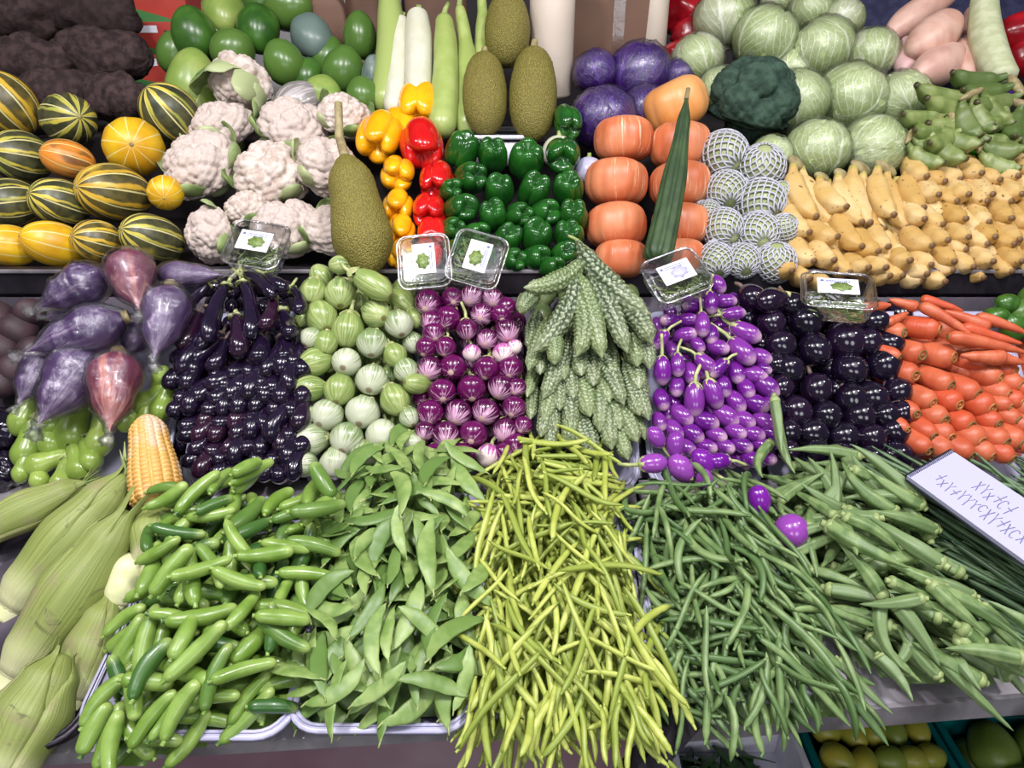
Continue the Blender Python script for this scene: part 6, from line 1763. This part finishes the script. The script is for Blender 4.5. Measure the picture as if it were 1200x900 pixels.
# ------------------------------------------------------------------ clear boxes of herbs
def clamshell(u, v, d, X, N, wpx, label, seed, lab_rot=0.0, printed=True, deep=.034):
    """A clear box whose lid faces N and whose long side runs along X."""
    rg = np.random.default_rng(seed)
    s = wpx * d / FPX / 2
    X = (X - N * X.dot(N)).normalized(); Y = N.cross(X)
    z3 = lambda ring, zz: np.column_stack([ring, np.full(len(ring), zz)])
    hy = s * .92
    base = loft([z3(rect_ring(s * .82, hy * .82, .012), -deep), z3(rect_ring(s * .86, hy * .86, .013), -deep + .003), z3(rect_ring(s * .97, hy * .97, .016), -.002)], (True, False))
    o = solo('herb_box', base, M['clear'], label, 'box', 'clear plastic boxes of herbs', M=mat4(at(u, v, d), X, Y, N))
    lid = loft([z3(rect_ring(s * .97, hy * .97, .016), 0), z3(rect_ring(s * .9, hy * .9, .014), .001), z3(rect_ring(s * .87, hy * .87, .013), .006), z3(rect_ring(s * .80, hy * .80, .012), .0065)], (False, True))
    solo('lid', lid, M['clear'], parent=o)
    rim = [(tube_loop(z3(rect_ring(s, hy, .017), 0), .0016), 0), (tube_loop(z3(rect_ring(s * .88, hy * .88, .013), .006), .0007), 0)]
    solo('rim', rim, M['rim'], parent=o)
    A = Matrix.Translation((-s * .02, s * .02, .0074)) @ Matrix.Rotation(lab_rot, 4, 'Z')
    lw, lh = s * 1.12, s * .78
    lo = solo('label_sticker', box(lw, lh, .0008), M['label'], parent=o, M=A, smooth=False)
    pic = lumpy(lathe([(.0001, .0011), (lh * .30, .0011), (lh * .30, .0004)], 24, lambda th, r, z, t: 1 + .12 * np.sin(th * 7)), 0, 1, 1)
    solo('printed_picture', moved(pic, (lw * .08, -lh * .06, 0), (1.25, .95, 1)), M['green_print'] if printed else M['tray'], parent=lo)
    tx = []
    for r_, yy in enumerate((.34, .25)):
        x = -lw * .28
        while x < lw * .3:
            wd = rg.uniform(.012, .04) * lw * 1.6
            tx.append((moved(box(wd, lh * .05, .0003), (x + wd / 2, lh * yy, .0006)), 0)); x += wd + lw * .015
    tx.append((moved(box(lw * .98, lh * .012, .0003), (0, -lh * .38, .0006)), 0))
    tx.append((moved(lathe([(.0001, .0003), (lh * .07, .0003), (lh * .07, 0)], 14), (-lw * .38, lh * .32, .0004)), 0))
    solo('small_print', tx, M['ink_dark'], parent=lo, smooth=False)
    hb = []
    for k in range(70):
        c = np.array((rg.uniform(-.7, .7) * s, rg.uniform(-.75, .1) * hy, rg.uniform(-deep * .9, -.006)))
        a = rg.uniform(0, 6.28); ln = rg.uniform(.012, .03)
        dv = np.array((math.cos(a), math.sin(a), rg.uniform(-.15, .15))) * ln / 2
        P = np.array([c - dv, c + rg.normal(size=3) * .003, c + dv]); lim = np.array((s * .8, hy * .8, 1)); P = np.clip(P, -lim, lim); P[:, 2] = np.clip(P[:, 2], -deep + .003, -.003)
        hb.append((sweep(P, [.0012, .0016, .0006], 5), 0))
    solo('herb_sprigs', hb, M['herb'], 'loose green herb sprigs inside a ' + label.replace('clear plastic', 'clear'), 'herbs', kind='stuff', M=mat4(at(u, v, d), X, Y, N))
tl = lambda a: vdir(a, 0.0)
clamshell(300, 286, 1.155, tl(-12), vdir(90, .90), 69, 'clear plastic herb box leaning on the cauliflowers', 1)
clamshell(497, 306, 1.12, tl(-84), vdir(95, .97), 67, 'clear plastic herb box leaning on the yellow and red peppers', 2)
clamshell(559, 303, 1.12, tl(-106), vdir(80, .95), 69, 'clear plastic herb box leaning on the green peppers', 3)
clamshell(793, 322, 1.095, tl(24), vdir(100, .88), 70, 'clear plastic herb box on top of the violet eggplants', 4, printed=False)
clamshell(982, 340, 1.125, tl(-24), vdir(98, .64), 80, 'clear plastic herb box lying flat on the round black eggplants', 5)

# ------------------------------------------------------------------ notepad
A_, B_ = at(1115, 527, .965), at(1063, 557, .945)
_r = ray(1262, 700)
Yd = (A_ - B_).normalized()
far = CAM + _r * max(.78, min(.95, (B_ - CAM).dot(Yd) / _r.dot(Yd)))
Xd = far - B_; Xd = (Xd - Yd * Xd.dot(Yd)).normalized()
Nd = Xd.cross(Yd).normalized()
wd = (A_ - B_).length; ln = wd * 2.5
ctr = (A_ + B_) / 2 + Xd * ln / 2
o = solo('notepad', [(moved(box(ln, wd, .007, .0006), (0, 0, -.004)), 0)], M['paper'], 'white spiral notepad with handwriting lying on the long beans', 'notepad', M=mat4(ctr, Xd, Yd, Nd), smooth=False)
solo('back_cover', moved(box(ln + .002, wd + .002, .0016), (0, 0, -.0088)), M['wire'], parent=o, smooth=False)
co = []
for k in range(30):
    yy = -wd / 2 + wd * (k + .5) / 30
    th = np.linspace(0, 2 * PI, 14, endpoint=False)
    co.append((tube_loop(np.column_stack([-ln / 2 + .0015 + .0042 * np.cos(th), np.full(14, yy) + .0004 * np.sin(th), -.004 + .0058 * np.sin(th)]), .0006, 5), 0))
solo('spiral_binding', co, M['wire'], parent=o)
ink = []
rg = np.random.default_rng(3)
def stroke(P): ink.append((sweep(np.column_stack([np.asarray(P), np.full(len(P), -.0003)]), .0006, 4), 0))
for row_y, n0, n1 in ((-.18, 2, 22), (.2, 6, 22)):
    for k in range(n0, n1):
        cx = -ln / 2 + ln * (k + .8) / 23; cy = wd * row_y + rg.normal() * wd * .03
        hgt = wd * rg.uniform(.09, .15)
        m = rg.integers(4)
        if row_y > 0 and rg.random() < .3: continue
        if m == 0: stroke([(cx, cy - hgt), (cx + .003, cy + hgt)]); stroke([(cx - .003, cy + .001), (cx + .004, cy - .001)])
        elif m == 1: stroke([(cx - .003, cy + hgt), (cx, cy), (cx + .004, cy + hgt * .8)]); stroke([(cx, cy), (cx + .001, cy - hgt)])
        elif m == 2:
            a = np.linspace(.6, 5.4, 9); stroke(np.column_stack([cx + .0035 * np.cos(a), cy + hgt * .8 * np.sin(a)]))
        else: stroke([(cx - .003, cy - hgt), (cx + .003, cy + hgt * .7)]); stroke([(cx - .003, cy + hgt * .7), (cx + .003, cy - hgt)])
solo('handwriting', ink, M['ink'], parent=o)

# ------------------------------------------------------------------ crates on the lower shelf
def crate(x0, x1, y0, y1, z0, z1, mat, label, w=.012):
    o = solo('produce_crate', slab(x0, x1, y0, y1, z0, z0 + w), M[mat], label, 'crate', 'crates on the lower shelf')
    for a in ((x0, x0 + w, y0, y1), (x1 - w, x1, y0, y1), (x0 + w, x1 - w, y0, y0 + w), (x0 + w, x1 - w, y1 - w, y1)):
        solo('side', slab(a[0], a[1], a[2], a[3], z0 + w, z1), M[mat], parent=o)
    return o
ZS = .356
xw0, xw1 = on_z(790, 900, .46).x, on_z(950, 890, .46).x
crate(xw0, xw1 - .004, .475, .765, ZS, .46, 'white_foam', 'white foam crate with dark greens under the green beans')
xt1 = on_z(1118, 890, .46).x
crate(xw1 + .002, xt1, .475, .765, ZS, .46, 'teal', 'teal plastic crate of small yellow mangoes under the okra')
crate(xt1 + .006, xt1 + .34, .475, .765, ZS, .46, 'teal', 'teal plastic crate of green mangoes at the frame edge')
i = 0
rg = np.random.default_rng(8)
for layer in range(3):
    for r_ in range(5):
        for c_ in range(5):
            x = xw1 + .038 + c_ * (xt1 - xw1 - .076) / 4 + rg.uniform(-.008, .008) + (.015 if layer % 2 else 0)
            y = .525 + r_ * .049 + rg.uniform(-.006, .006); z = ZS + .05 + layer * .032
            x = min(x, xt1 - .04)
            if layer < 2: continue
            a = rg.uniform(0, 6.28)
            put_z = Vector((math.cos(a), math.sin(a), rg.uniform(-.2, .2)))
            spawn(K['mango'][i % 2], mat4((x, y, z), *frame(put_z, rg.uniform(0, 6))), f'small yellow mango, {ORD[r_ + 1]} row from the front, {ORD[c_ + 1]} from the white foam crate', 'mango', 'yellow mangoes in a teal crate'); i += 1
solo('mango_heap_underside', [(xf(ellipsoid(.018, .045, 12, 8), Matrix.Translation((xw1 + .04 + c_ * (xt1 - xw1 - .08) / 5, .52 + r_ * .046, ZS + .032 + .026 * l_))), 0) for c_ in range(6) for r_ in range(5) for l_ in range(2)], M['mango'], 'yellow mangoes buried low in their teal crate', 'fruit', kind='stuff')
for r_ in range(3):
    for c_ in range(3):
        a = rg.uniform(0, 6.28)
        spawn(K['lime'], mat4((xt1 + .075 + c_ * .085, .55 + r_ * .075, ZS + .11 + rg.uniform(-.01, .01)), *frame(Vector((math.cos(a), math.sin(a), .2)), 0)), f'green mango, {ORD[r_ + 1]} row from the front, {ORD[c_ + 1]} from the yellow mangoes', 'mango', 'green mangoes in a teal crate')
solo('green_mango_heap_underside', [(xf(ellipsoid(.036, .08, 12, 8), Matrix.Translation((xt1 + .06 + c_ * .07, .53 + r_ * .06, ZS + .05))), 0) for c_ in range(4) for r_ in range(4)], M['lime'], 'green mangoes buried low in their crate', 'fruit', kind='stuff')
gl = []
for k in range(220):
    c = np.array((rg.uniform(xw0 + .03, xw1 - .07), rg.uniform(.50, .73), rg.uniform(ZS + .02, .40)))
    a = rg.uniform(0, 6.28); ln_ = rg.uniform(.02, .045)
    dv = np.array((math.cos(a), math.sin(a), rg.uniform(-.3, .5))) * ln_
    P = np.stack([c - dv, c + (0, 0, .006), c + dv])
    P[:, 0] = np.clip(P[:, 0], xw0 + .02, xw1 - .03); P[:, 1] = np.clip(P[:, 1], .495, .745)
    gl.append((sweep(P, [.003, .010, .002], 6, None, .2), 0))
solo('dark_leafy_greens', gl, M['leafgreen'], 'dark leafy greens lying in the white foam crate', 'greens', kind='stuff')
xg = on_z(590, 895, .5).x
crate(xg - .14, xg + .10, .58, .80, ZS + .02, .50, 'green_bowl', 'bright green crate under the cluster beans')
solo('leafy_green', leaf_blade(np.array([(xg - .16, .60, .44), (xg - .15, .60, .50), (xg - .13, .61, .55)]), np.array([.012, .035, .01]), .3, 8, .06, .1), M['cleaf'], 'single pale leaf sticking up by the bright green crate', 'leaf')
